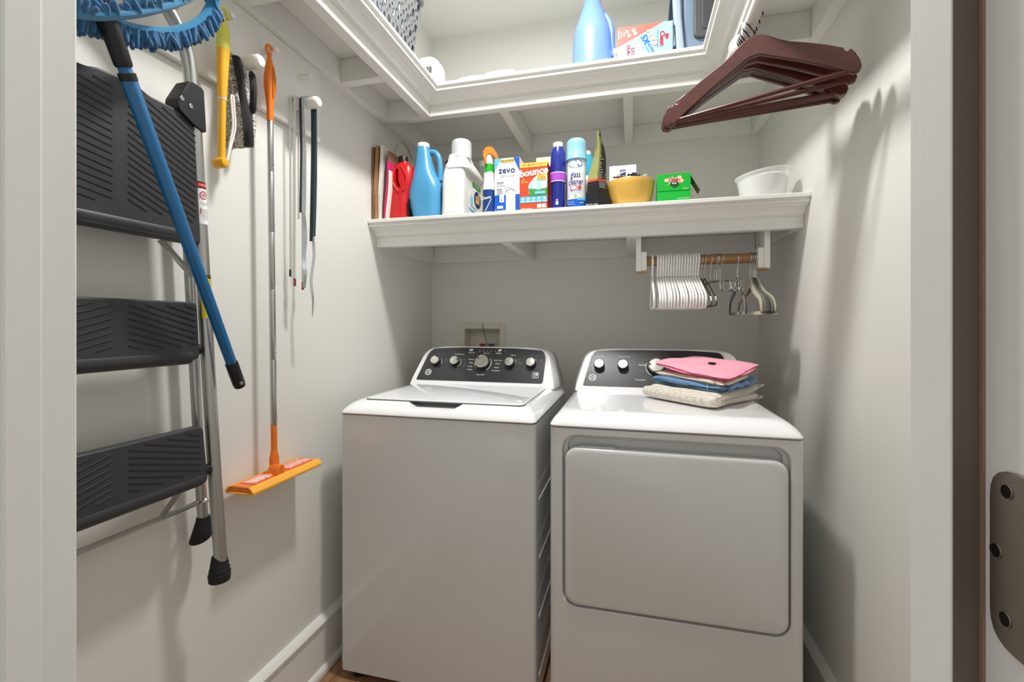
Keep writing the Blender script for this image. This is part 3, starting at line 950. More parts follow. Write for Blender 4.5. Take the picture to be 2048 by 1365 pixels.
obj('chenille_fingers', fing, CHEN, hd, smooth=80, kind='stuff')

# ================================================================== YELLOW DUSTER on a small peg
YEL = mat('duster_yellow', (238, 176, 28), 0.35, var=0.04, coat=0.2)
LIME = mat('duster_lime', (212, 208, 84), 0.5, var=0.05)
du = thing('duster_handle', 'yellow extendable duster handle with lime grip and folded white fork', 'duster', (-1.0, 0.951, 1.615))
obj('hang_loop', MB().tube([(0, 0.013 * math.cos(a), 0.392 + 0.013 * math.sin(a)) for a in [PI * 1.45 - 2 * PI * 0.80 * i / 14 for i in range(15)]], 0.0042, 8), LIME, du)
obj('grip', MB().loft([rrect(w, d, min(w, d) * 0.48, z, 0, cy) for z, w, d, cy in ((0.300, 0.0265, 0.031, -0.001), (0.325, 0.0262, 0.0315, -0.001), (0.350, 0.023, 0.028, -0.001), (0.372, 0.016, 0.018, -0.001), (0.384, 0.010, 0.012, -0.002))]), LIME, du)
obj('handle', MB().loft([rrect(w, d, min(w, d) * 0.48, z, 0, cy) for z, w, d, cy in ((0.176, 0.019, 0.022, -0.004), (0.200, 0.021, 0.0235, -0.004), (0.250, 0.024, 0.027, -0.003), (0.302, 0.0262, 0.0308, -0.001))]), YEL, du)
obj('collar', MB().lathe([(0.0098, 0.172), (0.0100, 0.177)], 16, (0, -0.004, 0)), WPLAS, du)
obj('extension_tube', MB().tube([(0, -0.004, 0.175), (0, -0.007, 0.02)], 0.0088, 16), YEL, du)
pv = obj('pivot', MB().lathe([(0.0125, -0.016), (0.0135, -0.012), (0.0135, 0.010), (0.010, 0.015), (0.003, 0.017)], 18, (0, -0.008, 0.012), axis='x'), YEL, du)
for k in range(6):
    a = 2 * PI * k / 6
    obj('pivot_notch', MB().lathe([(0.0016, -0.0168), (0.0016, -0.0155)], 8, (0.0, -0.008 + 0.009 * math.cos(a), 0.012 + 0.009 * math.sin(a)), axis='x'), PB, pv)
fk = MB()
for dy in (0.0, 0.0075):
    fk.tube(smooth_pts([(0.010, 0.000, 0.014), (0.012, 0.006 + dy * 0.6, 0.06), (0.014, 0.014 + dy, 0.11), (0.014, 0.012 + dy, 0.15), (0.013, 0.010 + dy, 0.186), (0.013, 0.0155 + dy * 0.4, 0.190)], 4), 0.0026, 6)
obj('fork', fk, WPLAS, du)

# folded duster cloth over the first free large peg
FUZZ = None
def fuzzy(name):
    m = bpy.data.materials.new(name); m.use_nodes = True
    nt = m.node_tree; b = nt.nodes['Principled BSDF']; b.inputs['Roughness'].default_value = 0.95
    tc = nt.nodes.new('ShaderNodeTexCoord'); mp2 = nt.nodes.new('ShaderNodeMapping'); mp2.inputs['Scale'].default_value = (180, 60, 420)
    mp2.inputs['Rotation'].default_value = (0, 0.25, 0)
    n = nt.nodes.new('ShaderNodeTexNoise'); n.inputs['Scale'].default_value = 1.0; n.inputs['Detail'].default_value = 3
    cr = nt.nodes.new('ShaderNodeValToRGB'); cr.color_ramp.elements[0].position = 0.42; cr.color_ramp.elements[1].position = 0.56
    cr.color_ramp.elements[0].color = rgb(96, 96, 93); cr.color_ramp.elements[1].color = rgb(224, 222, 214)
    nt.links.new(tc.outputs['Object'], mp2.inputs[0]); nt.links.new(mp2.outputs[0], n.inputs['Vector']); nt.links.new(n.outputs['Fac'], cr.inputs[0]); nt.links.new(cr.outputs[0], b.inputs['Base Color'])
    bp = nt.nodes.new('ShaderNodeBump'); bp.inputs['Strength'].default_value = 0.8; bp.inputs['Distance'].default_value = 0.004
    nt.links.new(n.outputs['Fac'], bp.inputs['Height']); nt.links.new(bp.outputs[0], b.inputs['Normal'])
    return m
FUZZ = fuzzy('grey_fleece')
BFAB = mat('black_fabric', (26, 26, 28), 0.9, var=0.2, scale=80, sheen=0.2)
dc = thing('dusting_cloth', 'grey fleece dusting cloth with black edge draped over a large peg', 'cloth', (-1.0, 1.022, 1.690))
def flap(y_sign, x0, x1, z0, z1, th, y_off):
    rings = []
    n = 10
    for i in range(n + 1):
        f = i / n
        z = z0 + (z1 - z0) * f
        wob = 0.004 * math.sin(f * 5 + y_sign)
        yy = y_sign * (0.0215 - 0.010 * (1 - f) ** 2) + y_off + wob
        xa = x0 + (0.012 * f ** 3)
        xb = x1 - 0.042 * f ** 1.6 + 0.004 * math.sin(f * 7)
        m_ = 8
        ring = [(xa + (xb - xa) * j / m_, yy - th / 2 + 0.003 * math.sin(j * 1.3 + f * 4), z) for j in range(m_ + 1)]
        ring += [(xb - (xb - xa) * j / m_, yy + th / 2 + 0.003 * math.sin((m_ - j) * 1.3 + f * 4), z) for j in range(m_ + 1)]
        rings.append(ring)
    return rings
obj('fleece', MB().loft(flap(-1, -0.052, 0.012, 0.0, 0.232, 0.012, 0)), FUZZ, dc, smooth=70)
obj('fleece', MB().loft(flap(1, -0.052, 0.012, 0.04, 0.232, 0.010, 0.0)), FUZZ, dc, smooth=70)
obj('fleece_fold', MB().tube([(-0.046, 0.0215 * math.cos(a), 0.229 + 0.0215 * math.sin(a) + 0.003) for a in [PI * i / 8 for i in range(9)]], 0.012, 8, flat=0.4), FUZZ, dc)
bt = []
for i in range(11):
    f = i / 10
    z = -0.003 + 0.24 * f
    xc = 0.016 - 0.034 * f ** 1.6
    wd = 0.021 - 0.006 * f + 0.003 * math.sin(f * 9)
    yy = -0.025 + 0.006 * (1 - f)
    bt.append([(xc, yy - 0.005, z), (xc + wd * 0.5, yy - 0.008 - 0.003 * math.sin(f * 6), z), (xc + wd, yy - 0.002, z), (xc + wd, yy + 0.006, z), (xc + wd * 0.5, yy + 0.006, z), (xc, yy + 0.004, z)])
obj('black_edge', MB().loft(bt), BFAB, dc, smooth=60)
obj('black_edge', MB().tube(smooth_pts([(0.010, 0.012, 0.10), (0.020, 0.004, 0.15), (0.012, 0.010, 0.19), (0.004, 0.012, 0.212)], 4), [0.004] + [0.009] * 10 + [0.006] * 2, 8), BFAB, dc)

# ================================================================== ORANGE FLAT MOP
ORG = mat('mop_orange', (232, 118, 20), 0.35, var=0.05, coat=0.2)
ORL = mat('mop_pad_yellow', (244, 176, 60), 0.6, var=0.08, scale=300, bump=0.3, bscale=900)
ORR = mat('mop_pad_red', (226, 104, 66), 0.6, var=0.1)
om = thing('flat_mop', 'orange flat mop with silver sectional pole hanging from a small peg', 'mop', (-1.008, 1.132, 0.775))
def pl(z):
    return (0.0, -0.020 * (z - 0.775) / 1.245, z - 0.775)
lo_ = pl(2.010)
obj('hang_loop', MB().tube([(0, lo_[1] + 0.011 * math.cos(a), lo_[2] + 0.012 * math.sin(a)) for a in [PI * 1.7 - 2 * PI * 0.80 * i / 14 for i in range(15)]], 0.0042, 8), ORG, om)
obj('grip', MB().loft([rrect(w, d, min(w, d) * 0.45, pl(z)[2], 0, pl(z)[1]) for z, w, d in ((1.806, 0.0165, 0.0185), (1.845, 0.0165, 0.0185), (1.870, 0.020, 0.023), (1.905, 0.027, 0.032), (1.935, 0.027, 0.031), (1.965, 0.020, 0.021), (1.985, 0.012, 0.012), (1.998, 0.010, 0.012))]), ORG, om, smooth=50)
obj('grip_inlay', MB().loft([[(0.012 + 0.003 * math.sin(PI * t) , pl(z)[1] + 0.002 + 0.007 * s2 * math.sin(PI * t) ** 0.7, pl(z)[2]) for s2 in (-1, -0.4, 0.4, 1)] for t, z in [(0.02 + 0.96 * i / 10, 1.868 + 0.095 * i / 10) for i in range(11)]], False, False), mat('mop_amber', (238, 150, 30), 0.3), om)
seg_z = [0.925, 1.117, 1.320, 1.486, 1.660, 1.808]
for i in range(5):
    sg = obj('pole_section', MB().tube([pl(seg_z[i]), pl(seg_z[i] + 0.001), pl(seg_z[i + 1] - 0.001), pl(seg_z[i + 1])], [0.0078, 0.0084, 0.0084, 0.0078], 16), ALU, om)
    c_ = pl(seg_z[i] + 0.022)
    obj('snap_button', MB().lathe([(0.0022, 0.0075), (0.0022, 0.0095), (0.0005, 0.0105)], 10, (c_[0], c_[1] + 0.003, c_[2]), axis='x'), CHROME, sg)
obj('lower_tube', MB().tube([pl(0.845), pl(0.926)], 0.0085, 16), ORG, om)
obj('swivel_fork', MB().loft([rrect(w, d, min(w, d) * 0.45, pl(z)[2], 0, pl(z)[1]) for z, w, d in ((0.800, 0.022, 0.027), (0.830, 0.022, 0.027), (0.842, 0.019, 0.021), (0.855, 0.0165, 0.0165))]), ORG, om)
obj('swivel_block', MB().prism(round_poly([(-0.020, 0.0), (0.012, 0.0), (0.010, 0.028), (-0.006, 0.034), (-0.016, 0.024)], 0.006, 3), 'x', -0.005, 0.030), ORG, om, bevel=0.003).location = (0, -0.004, 0.008)
obj('swivel_base', MB().lathe([(0.026, 0.0), (0.024, 0.008), (0.016, 0.014)], 20, (0.002, 0.0, 0.006), sx=0.9, sy=1.2), ORG, om)
hy0, hy1 = 1.006 - 1.132, 1.282 - 1.132
hx0, hx1 = -1.050 + 1.008, -0.964 + 1.008
head = MB().prism([(hx0, 0.0), (hx0 + 0.012, 0.012), (hx1 - 0.012, 0.012), (hx1, 0.0), (hx1, -0.003), (hx0, -0.003)], 'y', hy0 + 0.004, hy1 - 0.004)
obj('mop_head', head, ORG, om, bevel=0.002)
obj('mop_pad', MB().box(hx0 - 0.001, hx1 + 0.002, hy0, hy1, -0.008, -0.003), ORL, om, bevel=0.002)
obj('pad_wrap', MB().prism([(hx1 - 0.014, 0.0122), (hx1 - 0.012, 0.0138), (hx1 - 0.004, 0.0085), (hx1 + 0.003, 0.000), (hx1 + 0.003, -0.005), (hx1, -0.005)], 'y', hy0 - 0.001, hy1 + 0.001), ORL, om)
obj('pad_wrap', MB().prism([(hx0 + 0.014, 0.0122), (hx0 + 0.012, 0.0138), (hx0 + 0.004, 0.0085), (hx0 - 0.002, 0.000), (hx0 - 0.002, -0.005), (hx0, -0.005)], 'y', hy0 - 0.001, hy1 + 0.001), ORL, om)
for ya, yb_ in ((hy0 + 0.028, -0.030), (0.034, hy1 - 0.02)):
    gp = obj('sheet_gripper', MB().box(hx0 + 0.018, hx1 - 0.018, ya, yb_, 0.012, 0.0135), ORR, om)
    sl = MB()
    for k in range(9):
        f = (k + 0.5) / 9
        yc = ya + (yb_ - ya) * f
        sl.prism([(hx0 + 0.022 + 0.004 * math.sin(k * 2.1), yc - 0.006), (hx0 + 0.024, yc - 0.003), (hx1 - 0.024 - 0.006 * (k % 3), yc + 0.010), (hx1 - 0.024 - 0.006 * (k % 2), yc + 0.006)], 'z', 0.0135, 0.0142)
    obj('gripper_slits', sl, PW, gp)

# ================================================================== LACES AND RIBBONS on the second free large peg
LACE = mat('white_lace', (226, 226, 222), 0.85, var=0.08, scale=900, bump=0.4, bscale=1500)
PEGY = 1.256
def hang(name, y, x, z0, material, r, flat, tip=None, zt=1.938, sway=0.0, tail=None):
    pts = smooth_pts([(x, PEGY, zt + 0.003), (x, (y + PEGY) / 2, zt - 0.002), (x, y, zt - 0.022), (x + sway * 0.3, y - 0.001, (zt + z0) / 2), (x + sway, y + (tail or 0), z0)], 6)
    return pts
wl = thing('shoelace', 'flat white lace with red tips looped over the peg', 'lace', (-1.03, PEGY, 1.35))
base = Vector((-1.03, PEGY, 1.35))
def put(o_pts):
    return [Vector(p) - base for p in o_pts]
obj('lace_strand', MB().tube(put(hang('a', PEGY - 0.0205, -1.024, 1.362, LACE, 0, 1)), 0.0044, 8, flat=0.45), LACE, wl)
obj('lace_strand', MB().tube(put(hang('a', PEGY + 0.021, -1.028, 1.352, LACE, 0, 1)), 0.0044, 8, flat=0.45), LACE, wl)
for yy, zz, xx in ((PEGY - 0.0205, 1.352, -1.024), (PEGY + 0.021, 1.343, -1.028)):
    obj('lace_tip', MB().lathe([(0.0036, -0.012), (0.0036, 0.012)], 10, tuple(Vector((xx, yy, zz)) - base)), mat('lace_red', (150, 34, 44), 0.4), wl)
wl2 = thing('shoelace', 'thin white lace with a black tip beside the ribbons on the peg', 'lace', (-1.045, PEGY, 1.36))
base = Vector((-1.045, PEGY, 1.36))
obj('lace_strand', MB().tube(put(hang('a', PEGY - 0.0205, -1.040, 1.392, LACE, 0, 1)), 0.0036, 8, flat=0.5), LACE, wl2)
obj('lace_strand', MB().tube(put(hang('a', PEGY + 0.019, -1.042, 1.56, LACE, 0, 1)), 0.0036, 8, flat=0.5), LACE, wl2)
obj('lace_tip', MB().lathe([(0.0032, -0.011), (0.0032, 0.011)], 10, tuple(Vector((-1.040, PEGY - 0.0215, 1.381)) - base)), BLACK, wl2)
rb = thing('ribbon', 'black and silver ribbon with ragged silver ends hanging from the peg', 'ribbon', (-1.0, PEGY, 1.25))
base = Vector((-1.0, PEGY, 1.25))
BRB = mat('ribbon_black', (38, 44, 48), 0.5, var=0.5, scale=260)
SRB = mat('ribbon_silver', (196, 202, 206), 0.3, 0.7, var=0.3, scale=220)
TEAL = mat('ribbon_teal', (64, 92, 100), 0.5, var=0.3, scale=120)
def strip(name, pts, w, material, n_=6, twist=0.0):
    """ribbon of width w lying roughly in the X direction"""
    P = smooth_pts(pts, n_)
    vs, fs = [], []
    for i, p in enumerate(P):
        f = i / (len(P) - 1)
        a = twist * f + 0.15 * math.sin(f * 9)
        d = Vector((math.cos(a), math.sin(a), 0)) * w * 0.5
        nn = Vector((-math.sin(a), math.cos(a), 0)) * 0.0008
        p = p - base
        vs += [p - d - nn, p + d - nn, p + d + nn, p - d + nn]
    for i in range(len(P) - 1):
        a, b = 4 * i, 4 * i + 4
        for j in range(4):
            fs.append((a + j, a + (j + 1) % 4, b + (j + 1) % 4, b + j))
    return obj(name, MB().add(vs, fs), material, rb, smooth=40)
strip('ribbon_strand', [(-0.995, PEGY - 0.003, 1.943), (-0.995, PEGY - 0.019, 1.930), (-0.995, PEGY - 0.022, 1.90), (-0.993, PEGY - 0.020, 1.75), (-0.995, PEGY - 0.020, 1.57)], 0.020, SRB)
strip('ribbon_band', [(-1.002, PEGY - 0.021, 1.93), (-1.002, PEGY - 0.0235, 1.90), (-1.000, PEGY - 0.0215, 1.75), (-1.002, PEGY - 0.0215, 1.57)], 0.007, BRB)
strip('ribbon_strand', [(-0.985, PEGY + 0.003, 1.943), (-0.985, PEGY + 0.019, 1.930), (-0.985, PEGY + 0.022, 1.90), (-0.983, PEGY + 0.018, 1.70), (-0.986, PEGY + 0.014, 1.50)], 0.020, TEAL)
strip('ribbon_band', [(-0.991, PEGY + 0.016, 1.925), (-0.991, PEGY + 0.0195, 1.89), (-0.989, PEGY + 0.0155, 1.70), (-0.990, PEGY + 0.0115, 1.485)], 0.009, BRB)
strip('ragged_end', [(-0.995, PEGY - 0.020, 1.58), (-0.990, PEGY - 0.016, 1.50), (-0.998, PEGY - 0.012, 1.43), (-0.990, PEGY - 0.016, 1.38), (-0.996, PEGY - 0.013, 1.335)], 0.013, SRB, 6, 1.6)
strip('ragged_end', [(-0.986, PEGY + 0.014, 1.51), (-0.982, PEGY + 0.016, 1.44), (-0.988, PEGY + 0.010, 1.36), (-0.983, PEGY + 0.012, 1.30), (-0.987, PEGY + 0.015, 1.245)], 0.009, SRB, 6, 2.0)

# ================================================================== LOWER SHELF: BAGS, BOTTLES, BOXES
Z0 = ZL1 + 0.0005
# folded paper bags standing on edge against the left wall
KRAFT = mat('kraft_paper', (168, 124, 92), 0.85, var=0.08, scale=40, bump=0.1, bscale=300)
KRAFT2 = mat('kraft_paper_dark', (132, 96, 70), 0.85, var=0.08, scale=40)
WPAP = mat('white_paper', (222, 218, 210), 0.8, var=0.03)
PINK = mat('magenta_paper', (206, 30, 108), 0.6, var=0.05)
TWINE = mat('paper_twine', (176, 160, 140), 0.9)
def paper_bag(label, x, h, th, material, lean, depth, handle=False, y0=1.738, fold=True):
    t = thing('paper_bag', label, 'bag', (x, y0, Z0), 0, 'folded bags on the lower shelf')
    rings = []
    n = 8
    for i in range(n + 1):
        f = i / n
        z = h * f
        b = th * (0.75 + 0.5 * math.sin(PI * (0.15 + 0.8 * f)))
        xx = lean * f + 0.003 * math.sin(f * 5 + x * 40)
        rings.append([(xx - b / 2, 0, z), (xx + b / 2, 0.002, z), (xx + b / 2, depth * 0.5, z), (xx + b / 2, depth, z), (xx - b / 2, depth, z), (xx - b / 2, depth * 0.5, z)])
    body = obj('bag_body', MB().loft(rings), material, t, smooth=30)
    if fold:
        obj('gusset_fold', MB().add([(-th * 0.55, -0.001, 0.004), (th * 0.6, -0.001, 0.0), (lean * 0.45 + th * 0.55, -0.0012, h * 0.42), (lean * 0.45, -0.004, h * 0.36)], [(0, 1, 2, 3)]), material, t)
    if handle:
        for k, yy in enumerate((0.05, 0.062)):
            pts = smooth_pts([(lean + 0.001 * k, yy, h - 0.03), (lean + 0.002, yy + 0.004, h + 0.03 + 0.008 * k), (lean + 0.010, yy + 0.035, h + 0.068 + 0.008 * k), (lean + 0.020, yy + 0.075, h + 0.060 + 0.004 * k), (lean + 0.026, yy + 0.105, h + 0.015), (lean + 0.022, yy + 0.110, h - 0.04)], 5)
            obj('twisted_handle', MB().tube(pts, 0.0022, 6), TWINE, t)
    return t
paper_bag('thin brown paper bag pressed flat against the left wall', -1.052, 0.312, 0.007, KRAFT2, -0.002, 0.20)
paper_bag('tan kraft paper bag, second from the left wall', -1.038, 0.316, 0.013, KRAFT, 0.000, 0.20)
paper_bag('off-white paper bag between two brown bags', -1.0215, 0.316, 0.011, WPAP, 0.006, 0.20)
paper_bag('brown paper bag with twisted handles behind the red bottle', -1.004, 0.290, 0.008, KRAFT2, 0.018, 0.22, True, 1.745)
paper_bag('tall magenta gift bag leaning beside the red bottle', -0.996, 0.245, 0.007, PINK, 0.012, 0.16, False, 1.737, False)
paper_bag('slim white paper bag wedged against the red bottle', -0.9865, 0.205, 0.008, WPAP, 0.012, 0.15, True, 1.735, False)

def bottle_loft(rows, depth, cy=0.0, n=6, rk=0.45):
    """rows: (z, x0, x1[, depth factor])"""
    rings = []
    for r in rows:
        z, a, b = r[:3]
        d = depth * (r[3] if len(r) > 3 else 1.0)
        rings.append(rrect(b - a, d, min(b - a, d) * rk, z, (a + b) / 2, cy, n))
    return MB().loft(rings)

# red bottle
RED = mat('red_hdpe', (200, 30, 34), 0.28, var=0.04, coat=0.2)
t = thing('detergent_bottle', 'red plastic bottle with black cap and moulded grip', 'bottle', (-0.957, 1.795, Z0))
X = lambda a: a + 0.957
body = obj('bottle_body', bottle_loft([(0.0, X(-1.009), X(-0.905), 0.96), (0.006, X(-1.012), X(-0.902)), (0.09, X(-1.012), X(-0.902)), (0.115, X(-1.008), X(-0.901)), (0.135, X(-1.000), X(-0.895), 0.95), (0.17, X(-0.990), X(-0.888), 0.9), (0.215, X(-0.986), X(-0.890), 0.85), (0.234, X(-0.978), X(-0.898), 0.7), (0.246, X(-0.964), X(-0.918), 0.45), (0.256, X(-0.960), X(-0.922), 0.4)], 0.085), RED, t, smooth=45)
cut(body, [MB().prism([(X(p[0]), p[1]) for p in round_poly([(-0.962, 0.215), (-0.948, 0.222), (-0.946, 0.170), (-0.932, 0.135), (-0.950, 0.140), (-0.964, 0.165)], 0.006, 3)], 'y', -0.06, -0.012)])
obj('grip_ridge', MB().tube(smooth_pts([(X(-0.966), -0.036, 0.222), (X(-0.9685), -0.0395, 0.19), (X(-0.969), -0.041, 0.16), (X(-0.958), -0.0425, 0.138), (X(-0.942), -0.0428, 0.118)], 5), 0.0045, 10), RED, t)
obj('grip_ridge', MB().tube(smooth_pts([(X(-0.938), -0.032, 0.228), (X(-0.922), -0.036, 0.205), (X(-0.908), -0.038, 0.175), (X(-0.912), -0.041, 0.140), (X(-0.922), -0.0425, 0.120)], 5), 0.0045, 10), RED, t)
cap = obj('cap', MB().lathe([(0.0205, 0.252), (0.0205, 0.274), (0.0185, 0.278), (0.001, 0.2785)], 24, (X(-0.9425), 0, 0)), BLACK, t)
for k in range(18):
    a = 2 * PI * k / 18
    pass
obj('label_patch', MB().prism(rect(-0.038, 0.038, 0.015, 0.088), 'x', 0.0552, 0.0558), mat('label_black', (34, 30, 32), 0.5, var=0.4, scale=300), t)

# light blue bottle
LBLU = mat('blue_hdpe', (78, 154, 200), 0.3, var=0.05, coat=0.2)
t = thing('softener_bottle', 'light blue curved bottle with looped handle and white cap', 'bottle', (-0.838, 1.805, Z0))
X = lambda a: a + 0.838
rows = [(0.0, -0.888, -0.768, 0.9), (0.006, -0.892, -0.765, 0.95), (0.03, -0.899, -0.762), (0.06, -0.908, -0.760), (0.09, -0.913, -0.759), (0.115, -0.914, -0.760), (0.140, -0.909, -0.765, 0.98), (0.165, -0.902, -0.776, 0.93), (0.19, -0.897, -0.792, 0.85), (0.215, -0.892, -0.803, 0.78), (0.245, -0.888, -0.812, 0.66), (0.285, -0.884, -0.820, 0.56), (0.312, -0.880, -0.828, 0.48)]
body = obj('bottle_body', bottle_loft([(r[0], X(r[1]), X(r[2])) + tuple(r[3:]) for r in rows], 0.105), LBLU, t, smooth=60)
obj('handle', MB().tube(smooth_pts([(X(-0.822), 0, 0.290), (X(-0.803), 0, 0.288), (X(-0.785), 0, 0.268), (X(-0.778), 0, 0.235), (X(-0.776), 0, 0.20), (X(-0.778), 0, 0.165)], 5), [0.012] * 26, 12), LBLU, t)
obj('cap', MB().lathe([(0.0245, 0.309), (0.0255, 0.312), (0.0255, 0.326), (0.0235, 0.329), (0.001, 0.3295)], 24, (X(-0.854), 0, 0)), WPLAS, t)
lb = obj('label_patch', MB().prism(round_poly([(-0.02, 0.028), (0.03, 0.028), (0.036, 0.10), (0.02, 0.148), (-0.015, 0.145), (-0.034, 0.10)], 0.02, 4), 'x', 0.0765, 0.0785), mat('label_deep_blue', (16, 96, 150), 0.4, var=0.2, scale=60), t)
text('label_text', 'Fresh', 0.018, t, (0.0788, -0.002, 0.095), mat('print_navy2', (10, 30, 80), 0.5), RIGHT)

# white jug
WJUG = mat('white_hdpe', (232, 232, 230), 0.38, var=0.015, sub=0.05)
t = thing('detergent_jug', 'large white detergent jug with clear measuring cap and blue label', 'jug', (-0.704, 1.865, Z0))
X = lambda a: a + 0.704
rows = [(0.0, -0.748, -0.660, 0.98), (0.006, -0.752, -0.657), (0.10, -0.750, -0.655), (0.165, -0.748, -0.654), (0.185, -0.744, -0.654), (0.205, -0.738, -0.656, 0.97)]
body = obj('jug_body', bottle_loft([(r[0], X(r[1]), X(r[2])) + tuple(r[3:]) for r in rows], 0.235, n=7, rk=0.22), WJUG, t, smooth=50)
obj('jug_waist', MB().loft([[(X(-0.703) + sx * w_, -0.1145 - e, z) for sx, e in ((-1, 0.0), (-0.9, 0.004), (0.9, 0.004), (1, 0.0))] + [(X(-0.703) + sx * w_, -0.10, z) for sx in (1, -1)] for z, w_ in ((0.02, 0.036), (0.07, 0.033), (0.11, 0.026), (0.15, 0.0225), (0.19, 0.0225))]), WJUG, t, smooth=40)
sh = obj('jug_shoulder', MB().loft([rrect(w, d, min(w, d) * 0.3, z, X(-0.690), cy, 7) for z, w, d, cy in ((0.198, 0.100, 0.238, 0.0), (0.208, 0.102, 0.240, 0.0), (0.218, 0.096, 0.222, -0.004), (0.232, 0.088, 0.17, -0.02), (0.246, 0.080, 0.095, -0.058), (0.258, 0.074, 0.078, -0.066))]), WJUG, t, smooth=60)
obj('jug_handle', MB().tube(smooth_pts([(X(-0.680), -0.04, 0.262), (X(-0.680), -0.005, 0.268), (X(-0.680), 0.05, 0.248), (X(-0.680), 0.085, 0.205), (X(-0.680), 0.095, 0.16)], 5), 0.0165, 12), WJUG, t)
obj('spout', MB().lathe([(0.034, 0.250), (0.034, 0.268), (0.020, 0.276), (0.016, 0.295), (0.020, 0.302), (0.018, 0.306), (0.001, 0.306)], 24, (X(-0.680), -0.066, 0)), WJUG, t)
CLR = mat('clear_plastic', (232, 236, 240), 0.12, alpha=0.42)
obj('measuring_cap', MB().lathe([(0.0425, 0.245), (0.0425, 0.300), (0.0405, 0.315), (0.035, 0.3205), (0.001, 0.3215), (0.001, 0.3195), (0.034, 0.3185), (0.0388, 0.314), (0.0408, 0.300), (0.0408, 0.245)], 32, (X(-0.680), -0.066, 0), cap0=False, cap1=False), CLR, t)
xs = X(-0.654) + 0.0012
def side(name, poly, m, off=0.0):
    return plate(name, poly, t, (xs + off, 0, 0), m, RIGHT)
side('label_patch', round_poly([(-0.055, 0.03), (0.10, 0.02), (0.10, 0.125), (0.02, 0.150), (-0.055, 0.125)], 0.008), PW)
side('label_green_band', rect(-0.005, 0.10, 0.152, 0.170), PGR)
side('label_oval', ell(0.055, 0.105, 0.044, 0.036), PN, 0.0007)
text('label_text', 'all', 0.060, t, (xs + 0.0016, 0.055, 0.108), PY, RIGHT, bold=0.03)
side('label_blue_wave', [(-0.055, 0.052), (0.10, 0.040), (0.10, 0.026), (-0.055, 0.042)], PLB, 0.0007)
side('label_leaf', ell(-0.022, 0.085, 0.022, 0.024), PSK, 0.0007)
text('label_text', 'free clear', 0.013, t, (xs + 0.0016, 0.05, 0.161), PW, RIGHT)
text('label_text', 'free clear', 0.014, t, (xs + 0.0016, 0.005, 0.061), PN, RIGHT)

# things half hidden behind the first row
t = thing('spray_bottle', 'white bottle with a dark red cap peeping between the blue bottle and white jug', 'bottle', (-0.829, 2.03, Z0))
obj('bottle_body', MB().lathe([(0.034, 0), (0.036, 0.01), (0.036, 0.22), (0.028, 0.26), (0.014, 0.285), (0.014, 0.30)], 20), WPLAS, t)
obj('cap', MB().lathe([(0.016, 0.297), (0.017, 0.30), (0.017, 0.322), (0.012, 0.332), (0.002, 0.335)], 18), mat('dark_red', (120, 26, 34), 0.35), t)
t = thing('cleaner_bottle', 'pale grey bottle standing behind the white jug', 'bottle', (-0.672, 2.06, Z0))
obj('bottle_body', bottle_loft([(0, -0.035, 0.035), (0.2, -0.036, 0.036), (0.27, -0.030, 0.030, 0.8), (0.30, -0.019, 0.019, 0.6)], 0.06), mat('pale_grey_plastic', (196, 196, 186), 0.4), t)
obj('cap', MB().lathe([(0.0195, 0.298), (0.0195, 0.322), (0.017, 0.325)], 18), WPLAS, t)

# trigger spray bottle
t = thing('trigger_spray_bottle', 'white spray bottle with orange trigger and green collar', 'spray bottle', (-0.553, 1.775, Z0))
obj('bottle_body', bottle_loft([(0, -0.0235, 0.0235), (0.004, -0.0245, 0.0245), (0.10, -0.0240, 0.0240), (0.125, -0.0225, 0.0225), (0.150, -0.0200, 0.0205), (0.172, -0.0185, 0.0195)], 0.046), WPLAS, t, smooth=50)
for nm, z0, z1, a, b, m in (('navy_label', 0.012, 0.100, 0.0252, 0.0246, mat('label_navy', (22, 58, 122), 0.4, var=0.5, scale=40)), ('green_collar', 0.170, 0.204, 0.0205, 0.0185, mat('green_collar', (24, 160, 40), 0.3))):
    obj(nm, MB().loft([rrect(2 * a, 0.048, 0.021, z0), rrect(2 * b, 0.047 if z0 < 0.1 else 0.042, 0.02, z1)], z0 > 0.1, z0 > 0.1), m, t, smooth=50)
text('label_text', 'Dawn', 0.016, t, (-0.004, -0.0252, 0.066), PW, FRONT, bold=0.02, shear=0.2, rot=0.15)
plate('label_streak', [(-0.010, 0.014), (-0.006, 0.014), (0.018, 0.060), (0.015, 0.062)], t, (0, -0.0246, 0), PSK)
obj('trigger_neck', bottle_loft([(0.202, -0.016, 0.0175), (0.218, -0.013, 0.0165), (0.230, -0.012, 0.0165), (0.240, -0.013, 0.017)], 0.030), mat('clear_white', (236, 230, 226), 0.25), t)
OTR = mat('orange_trigger', (246, 132, 40), 0.35)
obj('trigger_head', MB().prism(round_poly([(-0.022, 0.236), (-0.020, 0.256), (-0.010, 0.270), (0.004, 0.273), (0.018, 0.268), (0.030, 0.252), (0.037, 0.226), (0.032, 0.223), (0.021, 0.236), (0.008, 0.243), (-0.008, 0.240)], 0.004, 3), 'y', -0.016, 0.016), OTR, t, bevel=0.004)
obj('trigger_lever', MB().tube(smooth_pts([(-0.006, -0.014, 0.245), (-0.010, -0.026, 0.232), (-0.008, -0.028, 0.212), (-0.004, -0.024, 0.200)], 4), 0.005, 8, flat=0.6), OTR, t)

def carton(name, label, x0, x1, y0, y1, z1, m, rotz=0.0):
    t = thing(name, label, 'box', ((x0 + x1) / 2, y0, Z0), rotz)
    w = (x1 - x0) / 2
    obj('carton', MB().box(-w, w, 0, y1 - y0, 0, z1 - Z0), m, t, bevel=0.0012)
    return t
